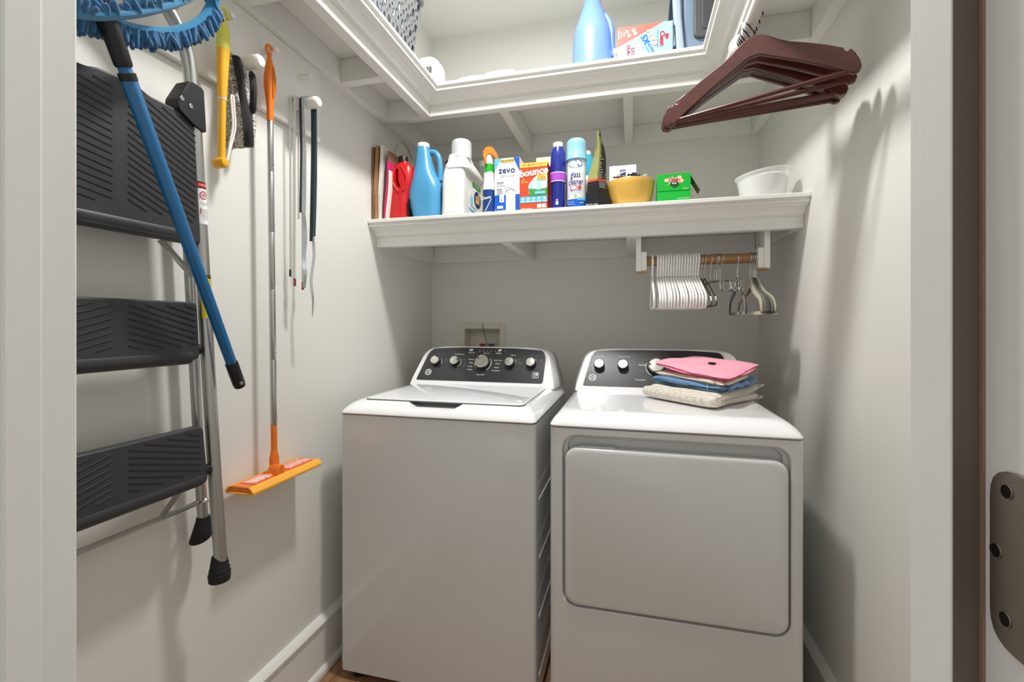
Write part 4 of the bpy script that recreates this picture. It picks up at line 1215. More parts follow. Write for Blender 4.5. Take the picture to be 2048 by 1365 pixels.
# zevo refill box
ZW = mat('carton_white', (236, 238, 242), 0.5)
BLUEC = mat('carton_blue', (16, 88, 190), 0.4)
t = carton('refill_box', 'white and blue tall box reading zevo refills', -0.526, -0.423, 1.760, 1.830, 1.876, ZW)
F = -0.0004
plate('blue_base', rect(-0.0512, 0.0512, 0.001, 0.075), t, (0, F, 0), BLUEC)
plate('blue_corner', [(-0.0512, 0.170), (-0.022, 0.2195), (-0.0512, 0.2195)], t, (0, F, 0), PLB)
plate('blue_corner', [(0.026, 0.2195), (0.0512, 0.165), (0.0512, 0.2195)], t, (0, F, 0), BLUEC)
plate('value_band', rect(-0.027, 0.030, 0.2035, 0.2145), t, (0, F - 0.0004, 0), PY)
text('box_text', 'VALUE PACK', 0.0095, t, (0.0015, F - 0.0016, 0.209), PB, bold=0.02)
text('box_text', 'zevo', 0.036, t, (0.0, F - 0.0010, 0.172), PN, bold=0.01)
text('box_text', 'REFILLS', 0.015, t, (0.0, F - 0.0010, 0.149), mat('print_steel', (110, 140, 168), 0.5), space=1.15)
for k, (z, wd) in enumerate(((0.124, 0.030), (0.119, 0.026), (0.111, 0.034), (0.098, 0.022), (0.093, 0.024), (0.088, 0.026), (0.083, 0.024), (0.078, 0.022))):
    plate('box_print_line', rect(-0.042, -0.042 + wd, z, z + 0.0016), t, (0, F, 0), PG if k not in (0, 3) else PB)
dv = MB().prism(round_poly([(-0.004, 0.012), (0.034, 0.012), (0.034, 0.084), (-0.004, 0.084)], 0.005), 'y', F - 0.0012, F - 0.0004)
dvo = obj('printed_device', dv, PW, t, smooth=0)
obj('printed_outline', MB().tube([(p[0], F - 0.0012, p[1]) for p in smooth_pts([(-0.002, 0, 0), (-0.004, 0, 0)], 2)] if False else [(0.015 + 0.019 * math.cos(a), F - 0.0012, 0.084 + 0.012 * math.sin(a)) for a in [PI * i / 12 for i in range(13)]], 0.0006, 5), PB, t)
obj('printed_outline', MB().tube([(-0.006 + 0.004 * math.sin(i), F - 0.0006, 0.086 + 0.004 * i) for i in range(5)] + [(0.010 + 0.004 * i, F - 0.0006, 0.104 - 0.002 * i * i * 0.4) for i in range(5)], 0.0005, 5), PG, t)
plate('printed_plug', round_poly(rect(-0.030, -0.012, 0.046, 0.076), 0.004), t, (0, F - 0.0004, 0), PW)
plate('printed_button', rect(-0.024, -0.018, 0.052, 0.060), t, (0, F - 0.0010, 0), PG)
plate('printed_tag', rect(-0.040, -0.016, 0.022, 0.032), t, (0, F - 0.0004, 0), PW)
text('box_text', 'REFILLS', 0.006, t, (-0.028, F - 0.0016, 0.027), BLUEC)
text('box_text', 'Cartridge', 0.013, t, (-0.026, F - 0.0010, 0.0135), PY)

# bounce dryer sheets
BOR = mat('carton_orange', (222, 72, 34), 0.45)
t = carton('dryer_sheet_box', 'orange dryer sheet box reading bounce select a size', -0.4195, -0.3125, 1.755, 1.822, 1.847, BOR)
plate('yellow_strip', rect(-0.0533, 0.0533, 0.174, 0.1915), t, (0, F, 0), PY)
text('box_text', '25% MORE SHEETS', 0.0115, t, (0, F - 0.0010, 0.183), PO, bold=0.02)
plate('sky_picture', round_poly([(-0.018, 0.062), (0.0533, 0.062), (0.0533, 0.150), (0.010, 0.140), (-0.022, 0.105)], 0.012, 4), t, (0, F, 0), PSK)
plate('grass_picture', [(-0.016, 0.062), (0.0533, 0.062), (0.0533, 0.092), (0.02, 0.084), (-0.020, 0.092)], t, (0, F - 0.0005, 0), PGR)
for x0 in (-0.006, 0.028):
    plate('printed_sheet', [(x0 + 0.002, 0.090), (x0 + 0.016, 0.088), (x0 + 0.019, 0.114), (x0, 0.114)], t, (0, F - 0.0010, 0), PW)
text('box_text', 'bounce', 0.038, t, (-0.001, F - 0.0012, 0.154), PW, bold=0.035, shear=0.15, rot=0.10)
plate('size_burst', round_poly([(0.012, 0.123), (0.050, 0.123), (0.050, 0.146), (0.012, 0.143)], 0.003), t, (0, F - 0.0012, 0), PY)
text('box_text', 'SELECT', 0.0085, t, (0.031, F - 0.0024, 0.140), PO, bold=0.01)
text('box_text', 'A SIZE', 0.0105, t, (0.031, F - 0.0024, 0.130), PO, bold=0.03)
text('box_text', '2X', 0.0105, t, (-0.040, F - 0.0010, 0.127), PY)
text('box_text', 'Power', 0.0115, t, (-0.036, F - 0.0010, 0.117), PY, bold=0.01)
plate('scent_tag', round_poly(rect(0.004, 0.046, 0.068, 0.079), 0.003), t, (0, F - 0.0012, 0), PLB)
text('box_text', 'Outdoor Fresh', 0.006, t, (0.025, F - 0.0024, 0.0735), PW)
plate('icon_band', rect(-0.0533, 0.0533, 0.036, 0.060), t, (0, F - 0.0004, 0), PLB)
for k in range(5):
    plate('icon', ell(-0.043 + 0.0215 * k, 0.051, 0.0042, 0.0042, 10), t, (0, F - 0.0010, 0), PW)
    plate('icon_caption', rect(-0.049 + 0.0215 * k, -0.037 + 0.0215 * k, 0.039, 0.0425), t, (0, F - 0.0010, 0), PW)
text('box_text', '400 sheets', 0.010, t, (-0.028, F - 0.0010, 0.0125), PW)
for x0 in (0.014, 0.033):
    plate('size_box', rect(x0, x0 + 0.016, 0.015, 0.029), t, (0, F, 0), PW)

t = carton('cream_carton', 'cream carton half hidden behind the orange dryer sheet box', -0.392, -0.312, 1.93, 1.99, 1.928, mat('carton_cream', (206, 202, 184), 0.6))
t = carton('flowered_carton', 'narrow dark red flowered carton beside the navy bottle', -0.3095, -0.296, 1.80, 1.85, 1.845, mat('carton_flower', (120, 40, 74), 0.5, var=1.2, scale=120))

# navy bottle with purple band
NAVY = mat('navy_hdpe', (26, 42, 138), 0.25, var=0.05, coat=0.3)
t = thing('cleaner_bottle', 'slim navy bottle with purple band and white cap', 'bottle', (-0.2755, 1.785, Z0))
obj('bottle_body', MB().lathe([(0.0255, 0), (0.0270, 0.004), (0.0268, 0.11), (0.0300, 0.150), (0.0302, 0.175), (0.0290, 0.205), (0.0262, 0.230), (0.0205, 0.246), (0.0185, 0.252)], 28), NAVY, t, smooth=60)
band('purple_band', t, 0.0286, 0.114, 0.146, -PI, PI, mat('purple_band', (176, 84, 206), 0.35), 0.0008, 32, r1=0.0302)
for z in (0.113, 0.146):
    band('band_edge', t, 0.0285 if z < 0.12 else 0.0304, z, z + 0.0025, -PI, PI, PW, 0.0010, 32)
obj('cap', MB().lathe([(0.0185, 0.248), (0.0195, 0.250), (0.0195, 0.265), (0.0180, 0.268), (0.001, 0.2685)], 24), WPLAS, t)
for dz, w in ((0.040, 0.003), (0.033, 0.005), (0.028, 0.005), (0.023, 0.005)):
    plate('recycle_mark', rect(-w, w, dz, dz + 0.0036), t, (0, -0.0268, 0), PW)
t = thing('cleaner_bottle', 'pale lavender bottle tucked between the navy bottle and the glass cleaner can', 'bottle', (-0.238, 1.845, Z0))
obj('bottle_body', bottle_loft([(0, -0.016, 0.018), (0.115, -0.016, 0.018), (0.15, -0.012, 0.014), (0.19, -0.006, 0.007)], 0.045), mat('lavender_plastic', (196, 190, 216), 0.4, var=0.15, scale=200), t, smooth=50)
obj('cap', MB().lathe([(0.010, 0.185), (0.010, 0.205)], 14), mat('plum_cap', (140, 70, 150), 0.4), t)

# glass cleaner aerosol
t = thing('aerosol_can', 'white and blue aerosol can with pale blue cap reading glass cleaner', 'can', (-0.204, 1.785, Z0))
obj('can_body', MB().lathe([(0.0340, 0), (0.0355, 0.003), (0.0355, 0.185), (0.0335, 0.192), (0.0300, 0.196)], 36), mat('can_white', (228, 232, 236), 0.25, coat=0.3), t, smooth=60)
obj('cap', MB().lathe([(0.0375, 0.190), (0.0405, 0.192), (0.0405, 0.196), (0.0390, 0.198), (0.0385, 0.250), (0.0365, 0.264), (0.0300, 0.272), (0.0150, 0.2755), (0.001, 0.276)], 36), mat('pale_blue_cap', (150, 204, 230), 0.25, trans=0.25), t, smooth=50)
R = 0.0355
band('blue_base_band', t, R, 0.004, 0.038, -1.5, 1.5, mat('can_blue', (20, 86, 176), 0.35), 0.0004)
band('cyan_swoosh', t, R, 0.034, 0.043, 0.2, 1.5, PLB, 0.0006)
def cwrap(poly):  # densify polygon edges for bending
    out = []
    for (x0, y0), (x1, y1) in zip(poly, poly[1:] + poly[:1]):
        for i in range(4):
            out.append((x0 + (x1 - x0) * i / 4, y0 + (y1 - y0) * i / 4))
    return out
plate('brand_plaque', ell(0, 0.172, 0.029, 0.0145, 28), t, (0, -R - 0.0004, 0), mat('plaque_blue', (34, 120, 178), 0.3), wrap=R)
text('can_text', 'Sprayway', 0.0145, t, (0, -R - 0.0016, 0.173), PW, wrap=R + 0.001, bold=0.01, shear=0.15)
text('can_text', 'Ammonia free', 0.0075, t, (0, -R - 0.0010, 0.152), PG, wrap=R)
text('can_text', 'glass', 0.034, t, (0, -R - 0.0010, 0.130), PN, wrap=R, sx=0.62, bold=0.01)
text('can_text', 'cleaner', 0.034, t, (0, -R - 0.0010, 0.103), PN, wrap=R, sx=0.62, bold=0.01)
plate('red_tag', cwrap(rect(-0.022, 0.022, 0.075, 0.089)), t, (0, -R - 0.0004, 0), PR, wrap=R)
text('can_text', 'Foaming', 0.0072, t, (0, -R - 0.0016, 0.0855), PW, wrap=R, bold=0.01)
text('can_text', 'Action', 0.0072, t, (0, -R - 0.0016, 0.0788), PW, wrap=R, bold=0.01)
text('can_text', 'AMMONIA FREE', 0.0062, t, (0, -R - 0.0010, 0.070), PN, wrap=R, bold=0.01)
text('can_text', 'streak free shine', 0.0060, t, (0, -R - 0.0010, 0.062), PG, wrap=R)
plate('leaf_mark', ell(0, 0.050, 0.0055, 0.0065, 14), t, (0, -R - 0.0004, 0), mat('leaf_mark', (150, 190, 130), 0.5), wrap=R)
text('can_text', 'Limpiador de vidrios', 0.005, t, (-0.014, -R - 0.0014, 0.027), PW, wrap=R)
text('can_text', 'Espuma activa', 0.005, t, (-0.014, -R - 0.0014, 0.019), PW, wrap=R)
text('can_text', '19 OZ', 0.006, t, (0.022, -R - 0.0014, 0.022), PW, wrap=R)

t = thing('cleaner_bottle', 'bright cyan bottle partly hidden behind the glass cleaner can', 'bottle', (-0.180, 1.925, Z0))
obj('bottle_body', bottle_loft([(0, -0.040, 0.040), (0.19, -0.040, 0.040), (0.235, -0.036, 0.036), (0.258, -0.022, 0.022)], 0.05), mat('cyan_plastic', (48, 160, 200), 0.35), t, smooth=50)
plate('label_patch', rect(-0.034, 0.036, 0.10, 0.17), t, (0, -0.0255, 0), PW)
text('label_text', 'Fresh', 0.018, t, (0.012, -0.0265, 0.15), PR)
obj('cap', MB().lathe([(0.02, 0.255), (0.02, 0.275)], 18), WPLAS, t)

# pinched foil bag
BAGB = mat('bag_black', (30, 30, 31), 0.35, var=0.3, scale=60, bump=0.3, bscale=60)
BAGO = mat('bag_olive', (148, 150, 92), 0.35, 0.2, var=0.25, scale=30, bump=0.35, bscale=50)
BAGR = mat('bag_red', (206, 72, 48), 0.4)
t = thing('foil_bag', 'black and olive foil pouch pinched to a point at the top', 'bag', (-0.128, 1.80, Z0))
def bag_ring(z):
    f = z / 0.292
    x0 = -0.040 + 0.050 * f ** 1.7 + 0.003 * math.sin(f * 11)
    x1 = 0.047 - 0.034 * f ** 1.4 + 0.004 * math.sin(f * 9 + 1)
    y0 = -0.030 - 0.004 * math.sin(f * 8)
    y1 = 0.050
    xm = (x0 * 0.45 + x1 * 0.55)
    return [(x0, y0 + 0.010, z), (xm - 0.006, y0 - 0.002, z), (xm, y0 - 0.008 * (1 - f), z), (x1, y0 + 0.020, z), (x1 + 0.003, (y0 + y1) / 2, z), (x1, y1 - 0.01, z), (xm, y1, z), (x0, y1 - 0.01, z), (x0 - 0.003, (y0 + y1) / 2, z)]
obj('pouch_lower', MB().loft([bag_ring(z) for z in (0.0, 0.005, 0.03, 0.05, 0.07, 0.09, 0.106)]), BAGB, t, smooth=40)
obj('pouch_stripe', MB().loft([bag_ring(z) for z in (0.106, 0.110, 0.114)], False, False), BAGR, t, smooth=40)
obj('pouch_upper', MB().loft([bag_ring(z) for z in (0.114, 0.13, 0.15, 0.17, 0.19, 0.21, 0.23, 0.25, 0.27, 0.285, 0.292)]), BAGO, t, smooth=35)
pv_, pf_ = [], []
zs_ = [0.1145, 0.13, 0.15, 0.17, 0.19, 0.21, 0.23, 0.25]
for zz in zs_:
    r0 = bag_ring(zz)
    f_ = (zz - 0.1145) / 0.14
    a, b, c = Vector(r0[2]).lerp(Vector(r0[3]), 0.12 + 0.35 * f_), Vector(r0[3]), Vector(r0[4])
    nrm = Vector((b.y - a.y, -(b.x - a.x), 0)).normalized() * 0.0008
    pv_ += [a + nrm, b + nrm + Vector((0.0005, 0, 0)), c + Vector((0.0008, 0, 0))]
for i in range(len(zs_) - 1):
    for j in range(2):
        pf_.append((3 * i + j, 3 * i + j + 1, 3 * i + j + 4, 3 * i + j + 3))
obj('pouch_side_panel', MB().add(pv_, pf_), mat('bag_panel', (50, 50, 44), 0.4, var=0.5, scale=50), t, smooth=40)
ol = MB()
for zz in (0.14, 0.15, 0.158, 0.166, 0.174, 0.19, 0.20, 0.125, 0.118, 0.132):
    r0 = bag_ring(zz)
    a, b = Vector(r0[2]), Vector(r0[3])
    p, q = a.lerp(b, 0.18), a.lerp(b, 0.18 + 0.62 * (0.7 + 0.3 * math.sin(zz * 900)))
    nrm = Vector((b.y - a.y, -(b.x - a.x), 0)).normalized() * 0.0012
    ol.tube([p + nrm, q + nrm], 0.0016, 4)
obj('pouch_print', ol, mat('pouch_grey', (176, 174, 150), 0.5), t)
ol2 = MB()
for zz, f1 in ((0.100, 0.9), (0.095, 0.8), (0.090, 0.9), (0.085, 0.7), (0.080, 0.85)):
    r0 = bag_ring(zz)
    a, b = Vector(r0[2]), Vector(r0[3])
    nrm = Vector((b.y - a.y, -(b.x - a.x), 0)).normalized() * 0.0012
    ol2.tube([a.lerp(b, 0.15) + nrm, a.lerp(b, f1) + nrm], 0.0011, 4)
obj('pouch_small_print', ol2, PG, t)
text('pouch_text', 'NET WT 12 OZ', 0.0065, t, (-0.016, -0.0385, 0.016), PW)
plate('pouch_seal', rect(0.030, 0.040, 0.010, 0.055), t, (0, -0.0165, 0), mat('white_spotted', (220, 218, 214), 0.5, var=0.6, scale=200))
obj('crimped_top', MB().prism([(-0.030, 0.280), (0.050, 0.276), (0.052, 0.296), (-0.030, 0.300)], 'x', 0.0115, 0.0150), mat('crimp_dark', (56, 58, 44), 0.4, 0.3), t)

# white box, bowl with sweets, green box, tub
t = carton('small_white_box', 'white box with small navy logo behind the yellow bowl', -0.088, 0.020, 1.965, 2.03, 1.877, ZW)
plate('logo', rect(-0.011, 0.012, 0.180, 0.203), t, (0, F, 0), PN)
plate('logo_wave', [(-0.011, 0.186), (0.0, 0.190), (0.012, 0.194), (0.012, 0.197), (-0.011, 0.191)], t, (0, F - 0.0008, 0), PW)
text('logo_text', 'NIVEA', 0.007, t, (0.0005, F - 0.0012, 0.1965), PW)

BOWL = mat('bowl_yellow', (218, 174, 84), 0.35, 0.15, var=0.10, scale=9)
t = thing('bowl', 'yellow bowl of wrapped sweets on the lower shelf', 'bowl', (-0.002, 1.832, Z0))
obj('bowl_shell', MB().lathe([(0.050, 0.0), (0.062, 0.003), (0.070, 0.016), (0.080, 0.048), (0.0865, 0.085), (0.0885, 0.104), (0.0875, 0.106), (0.0845, 0.104), (0.080, 0.085), (0.070, 0.04), (0.058, 0.012), (0.001, 0.008)], 48), BOWL, t, smooth=60)
for i, (sx, sy, c_, lab) in enumerate(((-0.040, -0.035, (120, 112, 108), 'silver and brown wrapped sweet on the left of the yellow bowl'), (0.012, -0.045, (60, 62, 110), 'navy wrapped sweet in the middle of the yellow bowl'), (0.055, -0.015, (196, 192, 186), 'silver wrapped sweet at the right rim of the yellow bowl'))):
    sw = thing('wrapped_sweet', lab, 'sweet', (-0.002 + sx, 1.832 + sy, Z0 + 0.112), 0.4 * i, 'sweets in the bowl')
    m_ = mat('wrapper_%d' % i, c_, 0.25, 0.5, var=0.6, scale=140, bump=0.5, bscale=120)
    obj('sweet', MB().lathe([(0.003, -0.012), (0.009, -0.008), (0.011, 0.0), (0.009, 0.008), (0.003, 0.012)], 12, (0, 0, 0.010), axis='x'), m_, sw)
    for sg in (-1, 1):
        obj('wrapper_twist', MB().lathe([(0.003, sg * 0.011), (0.006, sg * 0.017), (0.009, sg * 0.023)], 7, (0, 0, 0.010), axis='x', sy=0.5), m_, sw, smooth=0)
sb = MB()
rs_ = random.Random(5)
sweets_below = []
for k in range(16):
    a, r_ = rs_.uniform(0, 2 * PI), 0.055 * math.sqrt(rs_.random())
    sb.lathe([(0.003, -0.012), (0.010, 0.0), (0.003, 0.012)], 8, (r_ * math.cos(a), r_ * math.sin(a), 0.075 + 0.012 * rs_.random()), axis='x')
obj('sweets_below_rim', sb, mat('wrapper_mixed', (150, 120, 90), 0.3, 0.4, var=0.9, scale=60), t, kind='stuff')

GRN = mat('gain_green', (10, 170, 52), 0.4)
GRN2 = mat('carton_inside', (96, 92, 66), 0.8)
t = carton('detergent_box', 'bright green box reading Gain with an open side flap', 0.0935, 0.2105, 1.800, 1.868, 1.776, GRN)
obj('front_flap', MB().box(-0.0560, 0.0588, -0.0022, 0.0, 0.058, 0.1195), GRN, t, bevel=0.0006)
G = -0.0026
mb = MB()
for k in range(9):
    a = 2 * PI * k / 9 + 0.3
    mb.prism([(0.0 + 0.010 * math.cos(a - 0.35), 0.090 + 0.008 * math.sin(a - 0.35)), (0.036 * math.cos(a), 0.091 + 0.024 * math.sin(a)), (0.010 * math.cos(a + 0.35), 0.090 + 0.008 * math.sin(a + 0.35))], 'y', G - 0.0004, G)
obj('printed_burst', mb, mat('burst_print', (190, 190, 60), 0.5, var=0.8, scale=90), t, smooth=0)
for fx, fz in ((-0.026, 0.096), (0.027, 0.092), (0.020, 0.104)):
    plate('printed_flower', ell(fx, fz, 0.008, 0.007, 12), t, (0, G - 0.0004, 0), mat('flower_print', (238, 196, 160), 0.5))
plate('printed_oval', [p for p in ell(0.002, 0.084, 0.018, 0.012, 24)], t, (0, G - 0.0010, 0), PW)
plate('printed_oval', [p for p in ell(0.002, 0.082, 0.0165, 0.0105, 24)], t, (0, G - 0.0014, 0), mat('print_dark_green', (18, 70, 40), 0.5))
text('box_text', 'Gain', 0.021, t, (0.002, G - 0.0021, 0.0965), PW, bold=0.09)
text('box_text', 'Gain', 0.021, t, (0.002, G - 0.0027, 0.0965), PR, bold=0.03)
text('box_text', 'flings!', 0.007, t, (0.002, G - 0.0025, 0.0835), PW, bold=0.02)
text('box_text', 'original', 0.006, t, (0.040, G - 0.0006, 0.063), PW)
text('box_text', 'laundry detergent', 0.006, t, (0.034, -0.0010, 0.028), PW)
text('box_text', '31 count 0.6 lb', 0.0055, t, (0.036, -0.0010, 0.020), PW)
text('box_text', 'Keep out of reach of children', 0.0045, t, (-0.026, -0.0010, 0.017), PW)
fl = MB().prism([(0.0, 0.0), (0.0012, 0.0), (0.0012, 0.066), (0.0, 0.066)], 'y', 0.002, 0.060)
fl.xf(Matrix.Translation((0.0588, 0, 0.112)) @ Matrix.Rotation(PI - 0.52, 4, 'Y'))
obj('side_flap', fl, GRN2, t)

t = thing('powder_tub', 'round clear tub filled with white powder near the right wall', 'tub', (0.452, 1.815, Z0))
def tub_ring(r, z, k=0.0):
    return [(r * math.cos(a), r * 0.92 * math.sin(a), z + k * r * math.cos(a)) for a in [2 * PI * i / 36 for i in range(36)]]
FROST = mat('frosted_plastic', (242, 243, 243), 0.25, alpha=0.45)
obj('tub_shell', MB().loft([tub_ring(0.066, 0.0), tub_ring(0.071, 0.004), tub_ring(0.082, 0.075, 0.05), tub_ring(0.084, 0.092, 0.14), tub_ring(0.0885, 0.094, 0.14), tub_ring(0.0895, 0.099, 0.14), tub_ring(0.086, 0.100, 0.14), tub_ring(0.0815, 0.098, 0.14), tub_ring(0.080, 0.075, 0.05), tub_ring(0.069, 0.006)], True, True), FROST, t, smooth=50)
obj('powder', MB().loft([tub_ring(0.067, 0.008), tub_ring(0.0775, 0.070, 0.04), tub_ring(0.0785, 0.078, 0.10), tub_ring(0.060, 0.088, 0.16), tub_ring(0.030, 0.096, 0.2), tub_ring(0.004, 0.098, 0.2)]), mat('powder_white', (244, 244, 242), 0.95, bump=0.4, bscale=400), t, smooth=60, kind='stuff')

# ================================================================== UPPER SHELF CONTENTS
Z1 = ZU1 + 0.0005
t = thing('bleach_bottle', 'tall periwinkle blue bottle on the upper shelf', 'bottle', (-0.149, 1.848, Z1))
PERI = mat('periwinkle_plastic', (106, 138, 226), 0.3, var=0.04, sub=0.1)
obj('bottle_body', MB().lathe([(0.074, 0), (0.080, 0.006), (0.080, 0.03), (0.0765, 0.10), (0.074, 0.15), (0.070, 0.172), (0.062, 0.195), (0.048, 0.235), (0.036, 0.270), (0.030, 0.295), (0.028, 0.32)], 40, sy=0.82), PERI, t, smooth=60)
obj('handle', MB().tube(smooth_pts([(0.046, 0, 0.23), (0.064, 0, 0.205), (0.0735, 0, 0.17), (0.075, 0, 0.12), (0.077, 0, 0.06)], 5), 0.012, 12), PERI, t)
obj('cap', MB().lathe([(0.031, 0.315), (0.031, 0.350), (0.028, 0.354), (0.001, 0.355)], 28), WPLAS, t)

t = thing('eraser_box', 'red and light blue sponge box reading Mr. Clean on the upper shelf', 'box', (0.049, 1.80, Z1))
obj('carton', MB().box(-0.100, 0.100, 0, 0.055, 0, 0.139), mat('carton_sky', (140, 196, 228), 0.5), t, bevel=0.0012)
F = -0.0004
CORAL = mat('print_coral', (232, 92, 80), 0.5, var=0.08, scale=60)
plate('red_field', [(-0.0998, 0.064), (-0.0998, 0.1388), (0.070, 0.1388)], t, (0, F, 0), CORAL)
plate('white_edge', [(-0.0998, 0.064), (-0.0998, 0.060), (0.074, 0.1388), (0.070, 0.1388)], t, (0, F - 0.0004, 0), PW)
plate('red_corner', [(0.040, 0.001), (0.0998, 0.001), (0.0998, 0.034)], t, (0, F, 0), CORAL)
DOWN = -PI / 2
text('box_text', '16', 0.020, t, (0.088, F - 0.0010, 0.124), PW, bold=0.02, rot=DOWN)
text('box_text', 'Mr.', 0.018, t, (0.079, F - 0.0010, 0.080), PR, bold=0.04, rot=DOWN)
text('box_text', 'Clean', 0.024, t, (0.062, F - 0.0010, 0.077), PR, bold=0.04, rot=DOWN)
text('box_text', 'MAGIC ERASER', 0.0095, t, (0.046, F - 0.0010, 0.078), BLUEC, rot=DOWN)
text('box_text', '5X', 0.030, t, (0.001, F - 0.0010, 0.082), BLUEC, bold=0.03, rot=DOWN + 0.45)
text('box_text', 'LASTING', 0.013, t, (0.022, F - 0.0010, 0.048), BLUEC, bold=0.02, rot=DOWN + 0.45)
text('box_text', 'LONGER', 0.011, t, (0.011, F - 0.0010, 0.043), BLUEC, rot=DOWN + 0.45)
text('box_text', 'EXTRA', 0.017, t, (-0.044, F - 0.0010, 0.032), PR, bold=0.03, rot=DOWN)
text('box_text', 'DURABLE', 0.017, t, (-0.060, F - 0.0010, 0.034), PR, bold=0.03, rot=DOWN)
for x_, z_, r_ in ((0.012, 0.112, 0.006), (0.022, 0.096, 0.006), (0.030, 0.080, 0.008), (0.036, 0.062, 0.009)):
    plate('printed_pad', ell(x_, z_, r_, r_ * 0.9, 14), t, (0, F - 0.0004, 0), PO)
    plate('printed_pad', ell(x_ + 0.001, z_ + 0.001, r_ * 0.75, r_ * 0.65, 14), t, (0, F - 0.0010, 0), PW)
plate('printed_sponge', round_poly([(-0.034, 0.016), (-0.010, 0.012), (-0.020, 0.078), (-0.034, 0.070)], 0.008), t, (0, F - 0.0004, 0), PW)
obj('printed_wave', MB().tube(smooth_pts([(-0.030, F - 0.0010, 0.074), (-0.026, F - 0.0010, 0.060), (-0.018, F - 0.0010, 0.048), (-0.016, F - 0.0010, 0.030), (-0.008, F - 0.0010, 0.016)], 4), 0.0011, 5), PR, t)
for x_, z_ in ((-0.062, 0.100), (-0.040, 0.105), (-0.046, 0.118), (-0.070, 0.116)):
    plate('printed_icon', rect(x_, x_ + 0.012, z_, z_ + 0.010), t, (0, F - 0.0004, 0), PW)
for k in range(3):
    text('box_text', ('bathroom', 'kitchen', 'walls')[k], 0.008, t, (-0.094 + 0.010 * k, F - 0.0010, 0.112), PW, rot=DOWN)

t = thing('small_tin', 'small purple and white tin between the blue bottle and sponge box', 'tin', (-0.059, 1.842, Z1))
obj('tin_body', MB().lathe([(0.0085, 0), (0.009, 0.002), (0.009, 0.062), (0.0075, 0.066)], 18), mat('tin_purple', (150, 140, 190), 0.3, var=0.3, scale=100), t)
obj('lid', MB().lathe([(0.0095, 0.066), (0.0095, 0.085), (0.001, 0.086)], 18), WPLAS, t)

# grey-blue equipment case
CASE = mat('case_blue_grey', (112, 130, 150), 0.4, var=0.05)
CASED = mat('case_dark', (70, 72, 74), 0.45, var=0.05)
t = thing('storage_case', 'grey blue plastic case with dark grey rounded panel on the upper shelf', 'case', (0.225, 1.825, Z1))
obj('case_body', MB().box(-0.040, 0.125, 0.010, 0.30, 0, 0.34), CASE, t, bevel=0.012, seg=3)
obj('case_post', MB().loft([rrect(0.030, 0.024, 0.010, z, x_, 0.0) for z, x_ in ((0.0, -0.045), (0.16, -0.058), (0.34, -0.066))]), mat('case_post', (150, 166, 184), 0.35), t)
obj('case_panel', MB().prism(round_poly(rect(0.0, 0.12, 0.075, 0.33), 0.020, 5), 'y', -0.006, 0.012), CASED, t, bevel=0.004)
obj('panel_latch', MB().prism(round_poly(rect(0.026, 0.10, 0.100, 0.30), 0.012, 4), 'y', -0.010, -0.004), mat('case_latch', (58, 60, 62), 0.5), t, bevel=0.003)
t = thing('dark_folder', 'dark blue narrow board standing behind the sponge box', 'board', (0.125, 1.90, Z1))
obj('board', MB().prism([(0.0, 0.0), (0.020, 0.0), (0.050, 0.34), (0.026, 0.34)], 'y', 0.0, 0.02), mat('navy_board', (30, 40, 58), 0.4), t)
obj('clear_sleeve', MB().prism([(0.022, 0.0), (0.060, 0.0), (0.090, 0.34), (0.052, 0.34)], 'y', 0.006, 0.014), mat('sleeve_blue', (160, 170, 184), 0.3), t)

# white goods at the corner of the upper shelf
SOFTW = mat('soft_white', (242, 242, 238), 0.8, var=0.02, bump=0.1, bscale=60)
t = thing('paper_roll_pack', 'white wrapped pack with a barcode at the corner of the upper shelf', 'pack', (-0.868, 1.905, Z1))
obj('pack_body', MB().loft([rrect(w, d, min(w, d) * 0.35, z) for z, w, d in ((0, 0.100, 0.12), (0.008, 0.112, 0.132), (0.14, 0.112, 0.132), (0.168, 0.100, 0.120), (0.182, 0.072, 0.09), (0.186, 0.03, 0.04))]), SOFTW, t, smooth=60)
bc = MB()
for k, w in enumerate((0.0016, 0.0008, 0.0022, 0.001, 0.0008, 0.0024, 0.001, 0.0016, 0.0008)):
    bc.box(0.010 + 0.0034 * k, 0.010 + 0.0034 * k + w, -0.0672, -0.0664, 0.098, 0.128)
obj('barcode', bc, PB, t)
for i, (x_, h_, lab) in enumerate(((-0.640, 0.052, 'low white bundle nearest the barcoded pack on the upper shelf'), (-0.520, 0.058, 'low white bundle lying nearer the blue bottle on the upper shelf'))):
    t = thing('cloth_bundle', lab, 'bundle', (x_, 1.81, Z1), 0, 'white bundles on the upper shelf')
    obj('bundle', MB().lathe([(0.012, -0.060), (h_ / 2 - 0.003, -0.056), (h_ / 2, 0.0), (h_ / 2 - 0.003, 0.056), (0.012, 0.060)], 24, (0, 0.02, h_ / 2), axis='x'), SOFTW, t, smooth=60)
    obj('bundle_core', MB().lathe([(0.010, 0.0565), (0.011, 0.0615), (0.007, 0.0612)], 16, (0, 0.02, h_ / 2), axis='x'), mat('core_cardboard', (180, 160, 130), 0.8), t)

